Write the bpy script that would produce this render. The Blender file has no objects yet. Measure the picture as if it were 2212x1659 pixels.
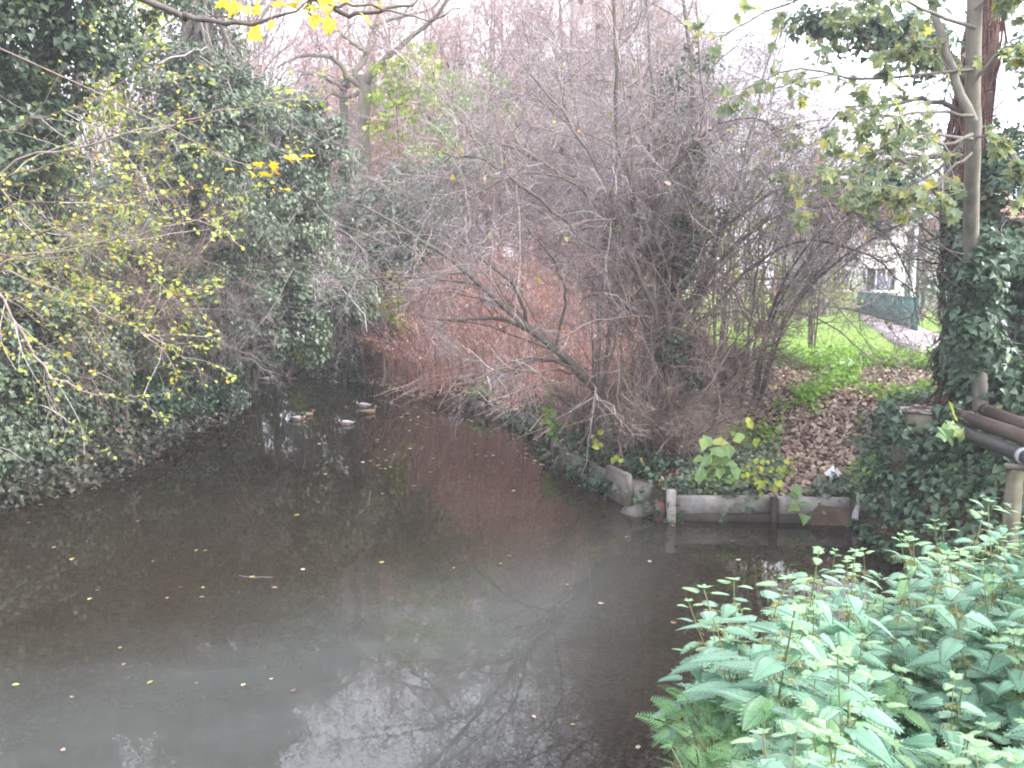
import bpy, math, random
import numpy as np
from mathutils import Matrix, Vector, Euler
random.seed(7)
RNG = np.random.default_rng(11)
SC = bpy.context.scene
COL = SC.collection

# ------------------------------------------------------------------ camera, sky, sun, exposure
CAM_H, PITCH, F, W2, H2 = 3.6, math.radians(7.16), 1736.0, 1106.0, 829.5
cam = bpy.data.cameras.new('camera'); cam_o = bpy.data.objects.new('camera', cam); COL.objects.link(cam_o)
cam.sensor_width = 36; cam.lens = 36 * F / 2212; cam.clip_start = 0.05; cam.clip_end = 2000
cam_o.location = (0, 0, CAM_H); cam_o.rotation_euler = (math.pi / 2 - PITCH, 0, 0)
SC.camera = cam_o

SUN_EL, SUN_AZ = math.radians(36), math.radians(112)        # azimuth from +Y towards +X
world = bpy.data.worlds.new('World'); SC.world = world; world.use_nodes = True
wn = world.node_tree; wn.nodes.clear()
wo = wn.nodes.new('ShaderNodeOutputWorld'); bg = wn.nodes.new('ShaderNodeBackground')
sky = wn.nodes.new('ShaderNodeTexSky'); sky.sky_type = 'NISHITA'; sky.sun_disc = False
sky.sun_elevation = SUN_EL; sky.sun_rotation = SUN_AZ; sky.air_density = 1.0; sky.dust_density = 3.0
mx = wn.nodes.new('ShaderNodeMix'); mx.data_type = 'RGBA'; mx.inputs[0].default_value = 0.7
mx.inputs[7].default_value = (8.7, 8.6, 9.5, 1)             # even cloud cover over the blue
wn.links.new(sky.outputs[0], mx.inputs[6]); wn.links.new(mx.outputs[2], bg.inputs[0]); wn.links.new(bg.outputs[0], wo.inputs[0])
bg.inputs[1].default_value = 0.11
sun = bpy.data.lights.new('sun', 'SUN'); sun.energy = 1.5; sun.angle = math.radians(16); sun.color = (1, 0.97, 0.92)
sun_o = bpy.data.objects.new('sun', sun); COL.objects.link(sun_o); sun_o.location = (20, 10, 40)
sd = Vector((math.sin(SUN_AZ) * math.cos(SUN_EL), math.cos(SUN_AZ) * math.cos(SUN_EL), math.sin(SUN_EL)))
sun_o.rotation_euler = sd.to_track_quat('Z', 'Y').to_euler()
SC.view_settings.view_transform = 'Standard'; SC.view_settings.look = 'None'
SC.view_settings.gamma = 1; SC.view_settings.use_curve_mapping = False
SC.view_settings.exposure = 2.4
SC.cycles.max_bounces = 6; SC.cycles.diffuse_bounces = 3; SC.cycles.glossy_bounces = 2
SC.cycles.transmission_bounces = 3; SC.cycles.transparent_max_bounces = 6; SC.cycles.volume_bounces = 0
SC.cycles.use_denoising = True; SC.cycles.filter_width = 1.9
SC.cycles.caustics_reflective = False; SC.cycles.caustics_refractive = False

HAZE = 0.0022
# ------------------------------------------------------------------ helpers: places
cp, sp = math.cos(PITCH), math.sin(PITCH)
def ray(px, py):
    u, v = (px - W2) / F, -(py - H2) / F
    return np.array([u, cp + v * sp, -sp + v * cp])
def at(px, py, Y):
    d = ray(px, py); return np.array([0, 0, CAM_H]) + d * (Y / d[1])
def on(px, py, z=0.0):
    d = ray(px, py); return np.array([0, 0, CAM_H]) + d * ((z - CAM_H) / d[2])
def unit(a):
    return a / np.maximum(np.linalg.norm(a, axis=-1, keepdims=True), 1e-9)

# ------------------------------------------------------------------ helpers: objects
def tag(o, label=None, cat=None, group=None, kind=None):
    for k, v in (('label', label), ('category', cat), ('group', group), ('kind', kind)):
        if v: o[k] = v
    return o
def thing(name, label, cat, loc, group=None):
    o = bpy.data.objects.new(name, None); COL.objects.link(o); o.location = [float(c) for c in loc]
    o.empty_display_size = 0.1
    return tag(o, label, cat, group)
def wloc(o):
    v = np.zeros(3)
    while o is not None:
        v += np.array(o.location); o = o.parent
    return v
TRIS = [0]
def mesh(name, V, faces, mat, parent=None, rnd=None, smooth=False, col=None, origin=None):
    """faces: list of (k,m) int arrays; V in world space (moved under the parent's place)."""
    V = np.asarray(V, dtype=np.float64)
    if parent is not None: V = V - wloc(parent)
    elif origin is not None: V = V - np.asarray(origin, float)
    faces = [np.asarray(f, dtype=np.int32) for f in faces if len(f)]
    me = bpy.data.meshes.new(name)
    loops = np.concatenate([f.ravel() for f in faces])
    tot = np.concatenate([np.full(f.shape[0], f.shape[1], np.int32) for f in faces])
    start = np.concatenate([[0], np.cumsum(tot)[:-1]]).astype(np.int32)
    TRIS[0] += int((tot - 2).sum())
    me.vertices.add(len(V)); me.vertices.foreach_set('co', V.astype(np.float32).ravel())
    me.loops.add(len(loops)); me.loops.foreach_set('vertex_index', loops)
    me.polygons.add(len(tot)); me.polygons.foreach_set('loop_start', start)
    if smooth: me.polygons.foreach_set('use_smooth', np.ones(len(tot), bool))
    me.update(calc_edges=True)
    if rnd is not None:
        a = me.attributes.new('rnd', 'FLOAT', 'POINT'); a.data.foreach_set('value', np.asarray(rnd, np.float32))
    if col is not None:
        a = me.attributes.new('tint', 'FLOAT_COLOR', 'POINT')
        c = np.ones((len(V), 4), np.float32); c[:, :3] = col; a.data.foreach_set('color', c.ravel())
    me.materials.append(mat)
    o = bpy.data.objects.new(name, me); COL.objects.link(o)
    if parent is not None: o.parent = parent
    elif origin is not None: o.location = [float(c) for c in origin]
    return o
def copy_tree(o, parent=None):
    c = o.copy(); COL.objects.link(c)
    if parent is not None: c.parent = parent
    for ch in list(o.children): copy_tree(ch, c)
    return c

class MB:
    """collects boxes, lofts, tubes"""
    def __init__(s): s.V = []; s.F = {}; s.n = 0; s.C = []
    def add(s, V, faces, c=None):
        V = np.asarray(V, float)
        for f in faces: s.F.setdefault(len(f), []).append([i + s.n for i in f])
        s.V.append(V); s.n += len(V); s.C.append(np.tile(c if c is not None else (1, 1, 1), (len(V), 1)) if c is None or np.ndim(c) == 1 else np.asarray(c))
        return s
    def box(s, c, d, rz=0, rx=0, ry=0, bev=0.0, jit=0.0):
        hx, hy, hz = d[0] / 2, d[1] / 2, d[2] / 2; b = min(bev, hx * .9, hy * .9, hz * .9)
        P = []
        if b > 0:
            for sz in (-1, 1):
                for lvl in ((hz, b), (hz - b, 0)) if sz < 0 else ((hz - b, 0), (hz, b)):
                    z, i = lvl
                    for x, y in ((-1, -1), (1, -1), (1, 1), (-1, 1)): P.append((x * (hx - i), y * (hy - i), sz * z))
            fs = [(3, 2, 1, 0), (12, 13, 14, 15)]
            for l in range(3):
                for k in range(4): fs.append((l * 4 + k, l * 4 + (k + 1) % 4, l * 4 + 4 + (k + 1) % 4, l * 4 + 4 + k))
        else:
            for sz in (-1, 1):
                for x, y in ((-1, -1), (1, -1), (1, 1), (-1, 1)): P.append((x * hx, y * hy, sz * hz))
            fs = [(3, 2, 1, 0), (4, 5, 6, 7)] + [(k, (k + 1) % 4, 4 + (k + 1) % 4, 4 + k) for k in range(4)]
        P = np.array(P)
        if jit: P = P + RNG.normal(0, jit, P.shape)
        M = np.array(Euler((rx, ry, rz)).to_matrix())
        return s.add(P @ M.T + np.asarray(c), fs)
    def tube(s, pts, rad, k=10, cap=True, flat=1.0, c=None):
        P = np.asarray(pts, float); n = len(P); R = np.broadcast_to(np.asarray(rad, float), (n,)) if np.ndim(rad) < 2 else None
        T = unit(np.gradient(P, axis=0)); ref = np.array([0.0, 0, 1]) if abs(T[:, 2]).max() < .8 else np.array([1.0, .2, 0])
        X = unit(np.cross(T, ref)); Y = np.cross(X, T); a = np.arange(k) / k * 2 * math.pi
        if R is not None: ca, cb = R[:, None] * np.cos(a), R[:, None] * np.sin(a) * flat
        else:
            r2 = np.asarray(rad, float); ca, cb = r2[:, :1] * np.cos(a), r2[:, 1:2] * np.sin(a)
        V = (P[:, None] + X[:, None] * ca[..., None] + Y[:, None] * cb[..., None]).reshape(-1, 3)
        fs = [(i * k + j, i * k + (j + 1) % k, (i + 1) * k + (j + 1) % k, (i + 1) * k + j) for i in range(n - 1) for j in range(k)]
        if cap: fs += [tuple(range(k - 1, -1, -1)), tuple(range((n - 1) * k, n * k))]
        cc = None
        if c is not None: cc = np.repeat(np.asarray(c, float), k, axis=0) if np.ndim(c) == 2 else np.asarray(c)
        return s.add(V, fs, cc)
    def build(s, name, mat, parent=None, smooth=False, origin=None, col=False, rnd=None):
        V = np.concatenate(s.V)
        return mesh(name, V, [np.array(f) for f in s.F.values()], mat, parent, smooth=smooth, origin=origin, col=np.concatenate(s.C) if col else None,
                    rnd=None if rnd is None else np.full(len(V), rnd))

# ------------------------------------------------------------------ helpers: materials
def new_mat(name):
    m = bpy.data.materials.new(name); m.use_nodes = True; nt = m.node_tree; nt.nodes.clear()
    out = nt.nodes.new('ShaderNodeOutputMaterial'); b = nt.nodes.new('ShaderNodeBsdfPrincipled')
    nt.links.new(b.outputs[0], out.inputs[0]); return m, nt, b, out
def ramp(nt, stops, src=None):
    r = nt.nodes.new('ShaderNodeValToRGB'); e = r.color_ramp.elements
    e[0].position, e[0].color = stops[0][0], (*stops[0][1], 1); e[1].position, e[1].color = stops[-1][0], (*stops[-1][1], 1)
    for p, c in stops[1:-1]:
        x = e.new(p); x.color = (*c, 1)
    if src is not None: nt.links.new(src, r.inputs[0])
    return r
def noise(nt, scale, detail=4, vec=None, rough=.6):
    n = nt.nodes.new('ShaderNodeTexNoise'); n.inputs['Scale'].default_value = scale; n.inputs['Detail'].default_value = detail
    n.inputs['Roughness'].default_value = rough
    if vec is not None: nt.links.new(vec, n.inputs['Vector'])
    return n
def bump(nt, b, h, strength=.4, dist=.02):
    k = nt.nodes.new('ShaderNodeBump'); k.inputs['Strength'].default_value = strength; k.inputs['Distance'].default_value = dist
    nt.links.new(h, k.inputs['Height']); nt.links.new(k.outputs[0], b.inputs['Normal']); return k
def mixc(nt, fac, a, b, mode='MIX'):
    m = nt.nodes.new('ShaderNodeMix'); m.data_type = 'RGBA'; m.blend_type = mode
    for s, v in ((m.inputs[0], fac), (m.inputs[6], a), (m.inputs[7], b)):
        if hasattr(v, 'links'): nt.links.new(v, s)
        elif isinstance(v, tuple): s.default_value = (*v, 1)
        else: s.default_value = v
    return m.outputs[2]
def leaf_mat(name, stops, rough=.45, trans=.25, spec=.4, tboost=1.25):
    m, nt, b, out = new_mat(name)
    at_ = nt.nodes.new('ShaderNodeAttribute'); at_.attribute_name = 'rnd'
    r = ramp(nt, stops, at_.outputs['Fac'])
    nt.links.new(r.outputs[0], b.inputs['Base Color']); b.inputs['Roughness'].default_value = rough
    b.inputs['Specular IOR Level'].default_value = spec
    t = nt.nodes.new('ShaderNodeBsdfTranslucent'); hs = nt.nodes.new('ShaderNodeHueSaturation')
    hs.inputs['Saturation'].default_value = 1.15; hs.inputs['Value'].default_value = tboost
    nt.links.new(r.outputs[0], hs.inputs['Color']); nt.links.new(hs.outputs[0], t.inputs[0])
    x = nt.nodes.new('ShaderNodeMixShader'); x.inputs[0].default_value = trans
    nt.links.new(b.outputs[0], x.inputs[1]); nt.links.new(t.outputs[0], x.inputs[2]); nt.links.new(x.outputs[0], out.inputs[0])
    return m
def bark_mat(name, stops, scale=18, moss=0.0):
    m, nt, b, out = new_mat(name)
    at_ = nt.nodes.new('ShaderNodeAttribute'); at_.attribute_name = 'rnd'
    r = ramp(nt, stops, at_.outputs['Fac'])
    tc = nt.nodes.new('ShaderNodeTexCoord'); mp = nt.nodes.new('ShaderNodeMapping'); mp.inputs['Scale'].default_value = (1, 1, .3)
    nt.links.new(tc.outputs['Object'], mp.inputs[0]); n = noise(nt, scale, 5, mp.outputs[0])
    rr = ramp(nt, [(.3, (.62, .6, .58)), (.7, (1.2, 1.2, 1.2))], n.outputs[0])
    c = mixc(nt, 1.0, r.outputs[0], rr.outputs[0], 'MULTIPLY')
    if moss:
        n2 = noise(nt, 2.5, 4, tc.outputs['Object']); r2 = ramp(nt, [(.5, (0, 0, 0)), (.66, (moss,) * 3)], n2.outputs[0])
        c = mixc(nt, r2.outputs[0], c, (.10, .13, .05))
    nt.links.new(c, b.inputs['Base Color']); b.inputs['Roughness'].default_value = .85; b.inputs['Specular IOR Level'].default_value = .25
    bump(nt, b, n.outputs[0], .5, .01); return m
def plain(name, c, rough=.6, spec=.4, metal=0, nscale=0, namt=.25, bmp=0):
    m, nt, b, out = new_mat(name)
    if nscale:
        tc = nt.nodes.new('ShaderNodeTexCoord'); n = noise(nt, nscale, 6, tc.outputs['Object'])
        r = ramp(nt, [(.3, tuple(v * (1 - namt) for v in c)), (.7, tuple(min(1, v * (1 + namt)) for v in c))], n.outputs[0])
        nt.links.new(r.outputs[0], b.inputs['Base Color'])
        if bmp: bump(nt, b, n.outputs[0], bmp, .01)
    else: b.inputs['Base Color'].default_value = (*c, 1)
    b.inputs['Roughness'].default_value = rough; b.inputs['Specular IOR Level'].default_value = spec; b.inputs['Metallic'].default_value = metal
    return m

M = {}
M['ivy'] = leaf_mat('ivy_leaf', [(0, (.03, .065, .04)), (.45, (.055, .105, .062)), (.8, (.085, .14, .08)), (.95, (.12, .16, .075)), (1, (.18, .17, .06))], .34, .28, .5)
M['ivy_grey'] = leaf_mat('ivy_grey_leaf', [(0, (.065, .1, .07)), (.5, (.115, .16, .105)), (.85, (.17, .215, .135)), (1, (.26, .26, .12))], .36, .3, .5)
M['bank'] = leaf_mat('bank_leaf', [(0, (.035, .045, .034)), (.4, (.065, .078, .058)), (.75, (.1, .115, .082)), (.88, (.14, .1, .075)), (1, (.24, .15, .1))], .4, .15, .5)
M['dark'] = leaf_mat('dark_leaf', [(0, (.032, .056, .036)), (.6, (.065, .105, .058)), (.9, (.1, .13, .055)), (1, (.17, .16, .06))], .42, .3, .45)
M['yellowgreen'] = leaf_mat('yellow_green_leaf', [(0, (.17, .24, .06)), (.4, (.3, .36, .08)), (.8, (.42, .44, .1)), (.94, (.46, .36, .08)), (1, (.4, .2, .06))], .5, .4, .3)
M['lime'] = leaf_mat('lime_leaf', [(0, (.14, .22, .04)), (.5, (.28, .36, .06)), (1, (.45, .45, .08))], .5, .45, .3)
M['syc'] = leaf_mat('sycamore_leaf', [(0, (.13, .18, .1)), (.5, (.2, .25, .14)), (.85, (.28, .31, .14)), (1, (.42, .39, .1))], .5, .5, .35)
M['maple'] = leaf_mat('maple_leaf', [(0, (.5, .55, .12)), (.35, (.72, .6, .1)), (.8, (.72, .48, .07)), (1, (.6, .28, .06))], .5, .45, .3)
M['litter'] = leaf_mat('litter_leaf', [(0, (.09, .06, .048)), (.3, (.2, .135, .105)), (.6, (.34, .25, .2)), (.82, (.48, .38, .31)), (.94, (.52, .44, .28)), (1, (.32, .35, .15))], .6, .1, .3)
M['deadleaf'] = leaf_mat('dead_leaf', [(0, (.38, .19, .155)), (.5, (.54, .32, .265)), (1, (.64, .46, .39))], .6, .4, .3)
M['weed'] = leaf_mat('weed_leaf', [(0, (.1, .2, .04)), (.5, (.2, .37, .07)), (1, (.32, .46, .11))], .5, .4, .3)
M['shoot'] = leaf_mat('shoot_leaf', [(0, (.14, .25, .10)), (.6, (.2, .31, .12)), (.9, (.3, .34, .1)), (1, (.4, .35, .1))], .5, .35, .35)
M['float'] = leaf_mat('soaked_leaf', [(0, (.2, .24, .06)), (.35, (.34, .34, .1)), (.6, (.3, .2, .1)), (1, (.16, .09, .055))], .5, .15, .4)
M['grass'] = leaf_mat('grass_blade', [(0, (.16, .28, .06)), (.6, (.27, .42, .1)), (1, (.4, .48, .15))], .55, .35, .3)
M['parsley'] = leaf_mat('parsley_leaf', [(0, (.08, .19, .08)), (.5, (.15, .3, .13)), (1, (.24, .4, .17))], .5, .4, .3)
M['twig'] = bark_mat('grey_twig', [(0, (.11, .09, .088)), (.45, (.23, .2, .2)), (.8, (.38, .345, .35)), (1, (.58, .54, .55))])
M['browntwig'] = bark_mat('brown_twig', [(0, (.11, .08, .07)), (.6, (.24, .185, .165)), (1, (.38, .31, .28))])
M['bark'] = bark_mat('dark_bark', [(0, (.07, .06, .054)), (1, (.17, .152, .138))], 14, .5)
M['forkbark'] = bark_mat('mossy_bark', [(0, (.13, .11, .085)), (1, (.2, .17, .14))], 8, .8)
M['smooth_bark'] = bark_mat('smooth_grey_bark', [(0, (.16, .15, .13)), (1, (.2, .19, .16))], 10, .3)
M['redbark'] = bark_mat('ivy_stem_bark', [(0, (.06, .03, .025)), (1, (.15, .075, .06))], 20)
M['pinktwig'] = bark_mat('far_twig', [(0, (.24, .17, .16)), (.6, (.38, .28, .265)), (1, (.5, .38, .36))])
M['cane'] = bark_mat('knotweed_cane', [(0, (.3, .155, .13)), (.5, (.48, .27, .23)), (.85, (.58, .38, .33)), (1, (.64, .5, .44))])

# ------------------------------------------------------------------ helpers: plants
LEAF = {
    'kite': ([(0, 0, 0), (.36, .42, .1), (0, 1, -.06), (-.36, .42, .1)], [[(0, 1, 2), (0, 2, 3)]]),
    'ivy': ([(0, 0, 0), (.5, .08, .05), (.3, .45, .08), (0, 1, -.08), (-.3, .45, .08), (-.5, .08, .05)], [[(0, 1, 2, 3), (0, 3, 4, 5)]]),
    'oval': ([(0, 0, 0), (.3, .22, .08), (.34, .55, .08), (0, 1, -.1), (-.34, .55, .08), (-.3, .22, .08)], [[(0, 1, 2, 3), (0, 3, 4, 5)]]),
    'lance': ([(0, 0, 0), (.13, .35, .03), (0, 1, -.12), (-.13, .35, .03)], [[(0, 1, 2), (0, 2, 3)]]),
    'maple': ([(0, 0, 0), (.28, -.12, .03), (.24, .12, .05), (.54, .28, .02), (.26, .42, .07), (.31, .68, .03), (.13, .64, .05), (0, 1, -.05),
               (-.13, .64, .05), (-.31, .68, .03), (-.26, .42, .07), (-.54, .28, .02), (-.24, .12, .05), (-.28, -.12, .03)],
              [[(0, 1, 2, 3, 4, 5, 6, 7), (0, 7, 8, 9, 10, 11, 12, 13)]]),
    'curl': ([(0, 0, .12), (.3, .2, 0), (.36, .6, .18), (0, 1, .1), (-.3, .6, .02), (-.34, .2, .16)], [[(0, 1, 2, 3), (0, 3, 4, 5)]]),
    'blade': ([(-.04, 0, 0), (.04, 0, 0), (.03, .6, .06), (0, 1, .2), (-.03, .6, .06)], [[(0, 1, 2, 3, 4)]]),
}
def leaves(name, pos, nrm, tip, size, shape, mat, parent=None, rnd=None):
    tv, tf = LEAF[shape]; tv = np.array(tv); n = len(pos); k = len(tv)
    N = unit(nrm); T = unit(tip - N * (tip * N).sum(1, keepdims=True)); S = np.cross(T, N)
    sz = np.broadcast_to(np.asarray(size, float), (n,))[:, None, None]
    V = pos[:, None] + sz * (S[:, None] * tv[None, :, :1] + T[:, None] * tv[None, :, 1:2] + N[:, None] * tv[None, :, 2:3])
    fs = []
    for f in tf:
        f = np.array(f); fs.append((f[None] + (np.arange(n) * k)[:, None, None]).reshape(-1, f.shape[1]))
    if rnd is None: rnd = RNG.random(n)
    return mesh(name, V.reshape(-1, 3), fs, mat, parent, np.repeat(rnd, k))
def cloud(blobs, per, cr=.35, up=.45, down=.7, fill=.15, spread=1.0):
    """blobs: (centre, (rx,ry,rz), number of clumps); per = leaves in a clump."""
    P, N, T, Rn = [], [], [], []
    for c, r, nc in blobs:
        r = np.broadcast_to(np.asarray(r, float), (3,))
        d = unit(RNG.normal(size=(nc, 3)) + np.array([0, 0, .25]))
        cc = np.asarray(c) + d * r * np.where(RNG.random(nc) < fill, RNG.uniform(.2, .7, nc), RNG.uniform(.78, 1.08, nc))[:, None]
        s = cr * RNG.uniform(.6, 1.5, nc)
        o = unit(RNG.normal(size=(nc, per, 3))) * (RNG.random((nc, per, 1)) ** .5) * s[:, None, None] * np.array([1, 1, .8]) * spread
        p = cc[:, None] + o
        n = .5 * unit(o) + .45 * d[:, None] + np.array([0, 0, up]) + RNG.normal(0, .38, o.shape)
        t = np.array([0, 0, -down]) + .5 * d[:, None] + RNG.normal(0, .5, o.shape)
        P.append(p.reshape(-1, 3)); N.append(n.reshape(-1, 3)); T.append(t.reshape(-1, 3))
        Rn.append(np.clip(RNG.random(nc)[:, None] * .55 + RNG.random((nc, per)) * .45, 0, 1).ravel())
    return np.concatenate(P), np.concatenate(N), np.concatenate(T), np.concatenate(Rn)
def cloud_leaves(name, blobs, per, size, shape, mat, parent=None, **kw):
    if isinstance(mat, str): mat = M[mat]
    p, n, t, r = cloud(blobs, per, **kw)
    p[:, 2] = np.maximum(p[:, 2], .03)
    return leaves(name, p, n, t, size * RNG.uniform(.65, 1.25, len(p)), shape, mat, parent, r)

def spline(pts, seg, jit=0.0):
    P = np.asarray(pts, float); P = np.concatenate([[2 * P[0] - P[1]], P, [2 * P[-1] - P[-2]]]); n = len(P) - 3
    u = np.linspace(0, n - 1e-6, seg); i = u.astype(int); t = (u - i)[:, None]
    a, b, c, d = P[i], P[i + 1], P[i + 2], P[i + 3]
    Q = .5 * (2 * b + (c - a) * t + (2 * a - 5 * b + 4 * c - d) * t * t + (3 * b - 3 * c + d - a) * t ** 3)
    if jit:
        k = RNG.normal(0, jit, Q.shape); k[0] = 0; Q = Q + k
    return Q
def limb(pts, r0, r1, seg=14, jit=.02):
    P = spline(pts, seg, jit); R = np.linspace(r0, r1, seg); return P[None], R[None]
def grow(P, R, k, ang, lf, rf, seg=4, wob=.25, trop=(0, 0, 0), t0=.2, t1=1.0, rmin=.0015, lmin=0, lmax=1e9, taper=.35, fall=.45):
    N, S, _ = P.shape; idx = np.repeat(np.arange(N), k); n = len(idx)
    t = RNG.uniform(t0, t1, n); f = t * (S - 1.001); i = f.astype(int); w = (f - i)[:, None]
    b = P[idx, i] * (1 - w) + P[idx, i + 1] * w; T = unit(P[idx, i + 1] - P[idx, i])
    L = np.linalg.norm(np.diff(P, axis=1), axis=2).sum(1)[idx]
    v = RNG.normal(size=(n, 3)); v = unit(v - T * (v * T).sum(1, keepdims=True))
    a = (ang * RNG.uniform(.6, 1.35, n))[:, None]; d = np.cos(a) * T + np.sin(a) * v
    ln = np.clip(L * lf * (1 - fall * t) * RNG.uniform(.55, 1.35, n), lmin, lmax)[:, None] / seg
    Q = np.empty((n, seg + 1, 3)); Q[:, 0] = b; tr = np.asarray(trop, float)
    for s in range(seg):
        d = unit(d + RNG.normal(0, wob, d.shape) + tr); b = b + d * ln; Q[:, s + 1] = b
    rp = R[idx, i] * (1 - w[:, 0]) + R[idx, i + 1] * w[:, 0]
    r0 = np.maximum(np.minimum(rp * .8, rp * rf * RNG.uniform(.7, 1.2, n)), rmin)
    return Q, r0[:, None] * np.linspace(1, taper, seg + 1)[None]
def tubes(name, groups, mat, parent=None, smooth=True, rlo=0.0, rhi=1.0):
    """groups: list of (P, R, sides) of polylines, joined in one mesh."""
    VV, FF, RR, base = [], [], [], 0
    for P, R, k in groups:
        N, S, _ = P.shape
        T = unit(np.gradient(P, axis=1)); ref = np.where(np.abs(T[:, :1, 2:3]) > .85, np.array([1.0, .15, 0]), np.array([0.1, .1, 1.0]))
        X = unit(np.cross(T, np.broadcast_to(ref, T.shape))); Y = np.cross(X, T); a = np.arange(k) / k * 2 * math.pi
        V = P[:, :, None] + R[:, :, None, None] * (X[:, :, None] * np.cos(a)[None, None, :, None] + Y[:, :, None] * np.sin(a)[None, None, :, None])
        j = np.arange(k); s = np.arange(S - 1)[:, None]
        q = np.stack([s * k + j, s * k + (j + 1) % k, (s + 1) * k + (j + 1) % k, (s + 1) * k + j], -1).reshape(-1, 4)
        FF.append((q[None] + (np.arange(N) * S * k)[:, None, None] + base).reshape(-1, 4))
        VV.append(V.reshape(-1, 3)); RR.append(np.repeat(RNG.uniform(rlo, rhi, N), S * k)); base += N * S * k
    return mesh(name, np.concatenate(VV), [np.concatenate(FF)], mat, parent, np.concatenate(RR), smooth)
def spots(P, n, t0=.1, t1=1.0):
    """points along polylines, with the tangent"""
    N, S, _ = P.shape; idx = RNG.integers(0, N, n); f = RNG.uniform(t0, t1, n) * (S - 1.001); i = f.astype(int); w = (f - i)[:, None]
    return P[idx, i] * (1 - w) + P[idx, i + 1] * w, unit(P[idx, i + 1] - P[idx, i])

# ------------------------------------------------------------------ the ground, the stream, the path
WPOLY = np.array([(-60, 4.3), (-9, 4.3), (-3, 4.4), (.6, 4.3), (1.0, 4.8), (1.6, 5.6), (3, 6.0), (6, 6.6), (9, 7), (60, 7),
                  (60, 8.7), (7, 8.7), (5.5, 9.0), (5.2, 10.2), (5.25, 11.8), (2.4, 12.0), (1.9, 13.3), (.9, 15.7), (.8, 18.4), (0, 21), (-1.3, 23),
                  (-2.5, 24), (-4.7, 28.5), (-6.5, 29.2), (-10, 33), (-14, 36), (-40, 48), (-40, 40), (-14, 31.5), (-10.8, 29.5), (-8.6, 25), (-7.6, 21.6),
                  (-7.7, 18.4), (-7.5, 14.2), (-8.2, 12.5), (-10, 10), (-60, 9)], float)
def shore(x, y):
    """signed distance to the waterline, positive on land"""
    p = np.stack([x, y], -1); a = WPOLY; b = np.roll(WPOLY, -1, 0); best = np.full(len(p), 1e9); ins = np.zeros(len(p), bool)
    for A, B in zip(a, b):
        e = B - A; t = np.clip(((p - A) @ e) / (e @ e), 0, 1); best = np.minimum(best, np.linalg.norm(p - A - t[:, None] * e, axis=1))
        c = (A[1] > p[:, 1]) != (B[1] > p[:, 1])
        with np.errstate(divide='ignore', invalid='ignore'):
            ins ^= c & (p[:, 0] < (B[0] - A[0]) * (p[:, 1] - A[1]) / (B[1] - A[1] + 1e-12) + A[0])
    return np.where(ins, -best, best)
def sst(v, a, b):
    t = np.clip((v - a) / (b - a), 0, 1); return t * t * (3 - 2 * t)
def wob(x, y):
    return (np.sin(x * 1.3 + 1.7 * np.sin(y * .7)) * np.sin(y * 1.1 + 1.3 * np.sin(x * .9)) * .6 + np.sin(x * 3.1 + y * 2.3) * .25 + np.sin(x * 5.7 - y * 6.3 + 2) * .15)
def ground(x, y):
    x = np.asarray(x, float); y = np.asarray(y, float); sh = x.shape; x, y = x.ravel(), y.ravel(); d = shore(x, y)
    left = np.interp(d, [0, .5, 1.5, 3, 8], [0, .45, 1.0, 1.7, 2.2])
    near = np.interp(d, [0, .25, 1, 2.5, 4], [0, .55, 1.0, 1.7, 1.95])
    near2 = np.interp(d, [0, .2, .7, 2, 4], [0, .75, 1.45, 1.85, 1.97]); w3 = sst(.42 * y + .3 - x, 0, .35) * sst(x - .14 * y, 0, .3) * sst(-y, -4.3, -3.3); near = near * (1 - w3) + near2 * w3
    right = np.interp(d, [0, .04, .3, 1, 2.2, 5], [-.3, .33, .42, .85, 1.5, 1.95])
    far = np.interp(d, [0, .05, .5, 3, 8], [-.2, .28, .4, 1.0, 1.9])
    mud = np.interp(d, [0, 1, 2.5, 6], [0, .12, .4, 1.2])
    right2 = np.interp(d, [0, .04, .35, .9, 1.8, 4], [-.3, .3, .85, 1.3, 1.75, 2.0]); w2 = sst(x, 4.9, 5.5) * sst(-y, -12.2, -11.2)
    wl = sst(-x, 5.6, 7.0) * sst(y, 6, 8); wn_ = 1 - sst(y, 7.4, 8.2); wr = sst(x, 1.7, 2.3) * sst(-y, -13.5, -12.6) + sst(x, 4, 5.5); wr = np.clip(wr, 0, 1)
    wm = sst(-x, 2.0, 2.8) * sst(y, 22, 24)
    h = far * (1 - wm) + mud * wm; h = h * (1 - wr) + right * wr; h = h * (1 - w2) + right2 * w2; h = h * (1 - wl) + left * wl; h = h * (1 - wn_) + near * wn_
    h = h + wob(x, y) * .07 * sst(d, .2, 1.5)
    bed = -np.interp(-d, [0, .3, 1.5, 4], [0, .12, .32, .6]) + wob(x * 1.5, y * 1.5) * .025
    return np.where(d > 0, h, np.minimum(bed, -.03)).reshape(sh)
def gz(x, y): return float(ground(np.array([x]), np.array([y]))[0])

gxs = np.unique(np.concatenate([np.linspace(-150, -16, 24), np.arange(-16, -9, .4), np.arange(-9, 10, .24), np.arange(10, 20, .5), np.linspace(20, 160, 24)]))
gys = np.unique(np.concatenate([np.linspace(-40, -3, 10), np.arange(-3, 3, .3), np.arange(3, 20, .24), np.arange(20, 36, .35), np.linspace(36, 260, 40)]))
GX, GY = np.meshgrid(gxs, gys); GZ = ground(GX, GY); nx, ny = len(gxs), len(gys)
ii, jj = np.meshgrid(np.arange(nx - 1), np.arange(ny - 1)); q = (jj * nx + ii).ravel()
gf = np.stack([q, q + 1, q + nx + 1, q + nx], -1)
lawn = lambda x, y: sst(x + .28 * (y - 16) * 0, 5.2, 6.6) * sst(y, 15.2, 17.5) * sst(shore(np.ravel(x), np.ravel(y)).reshape(np.shape(x)), 3.5, 5)
LAWN = lawn(GX, GY).ravel()
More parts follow.
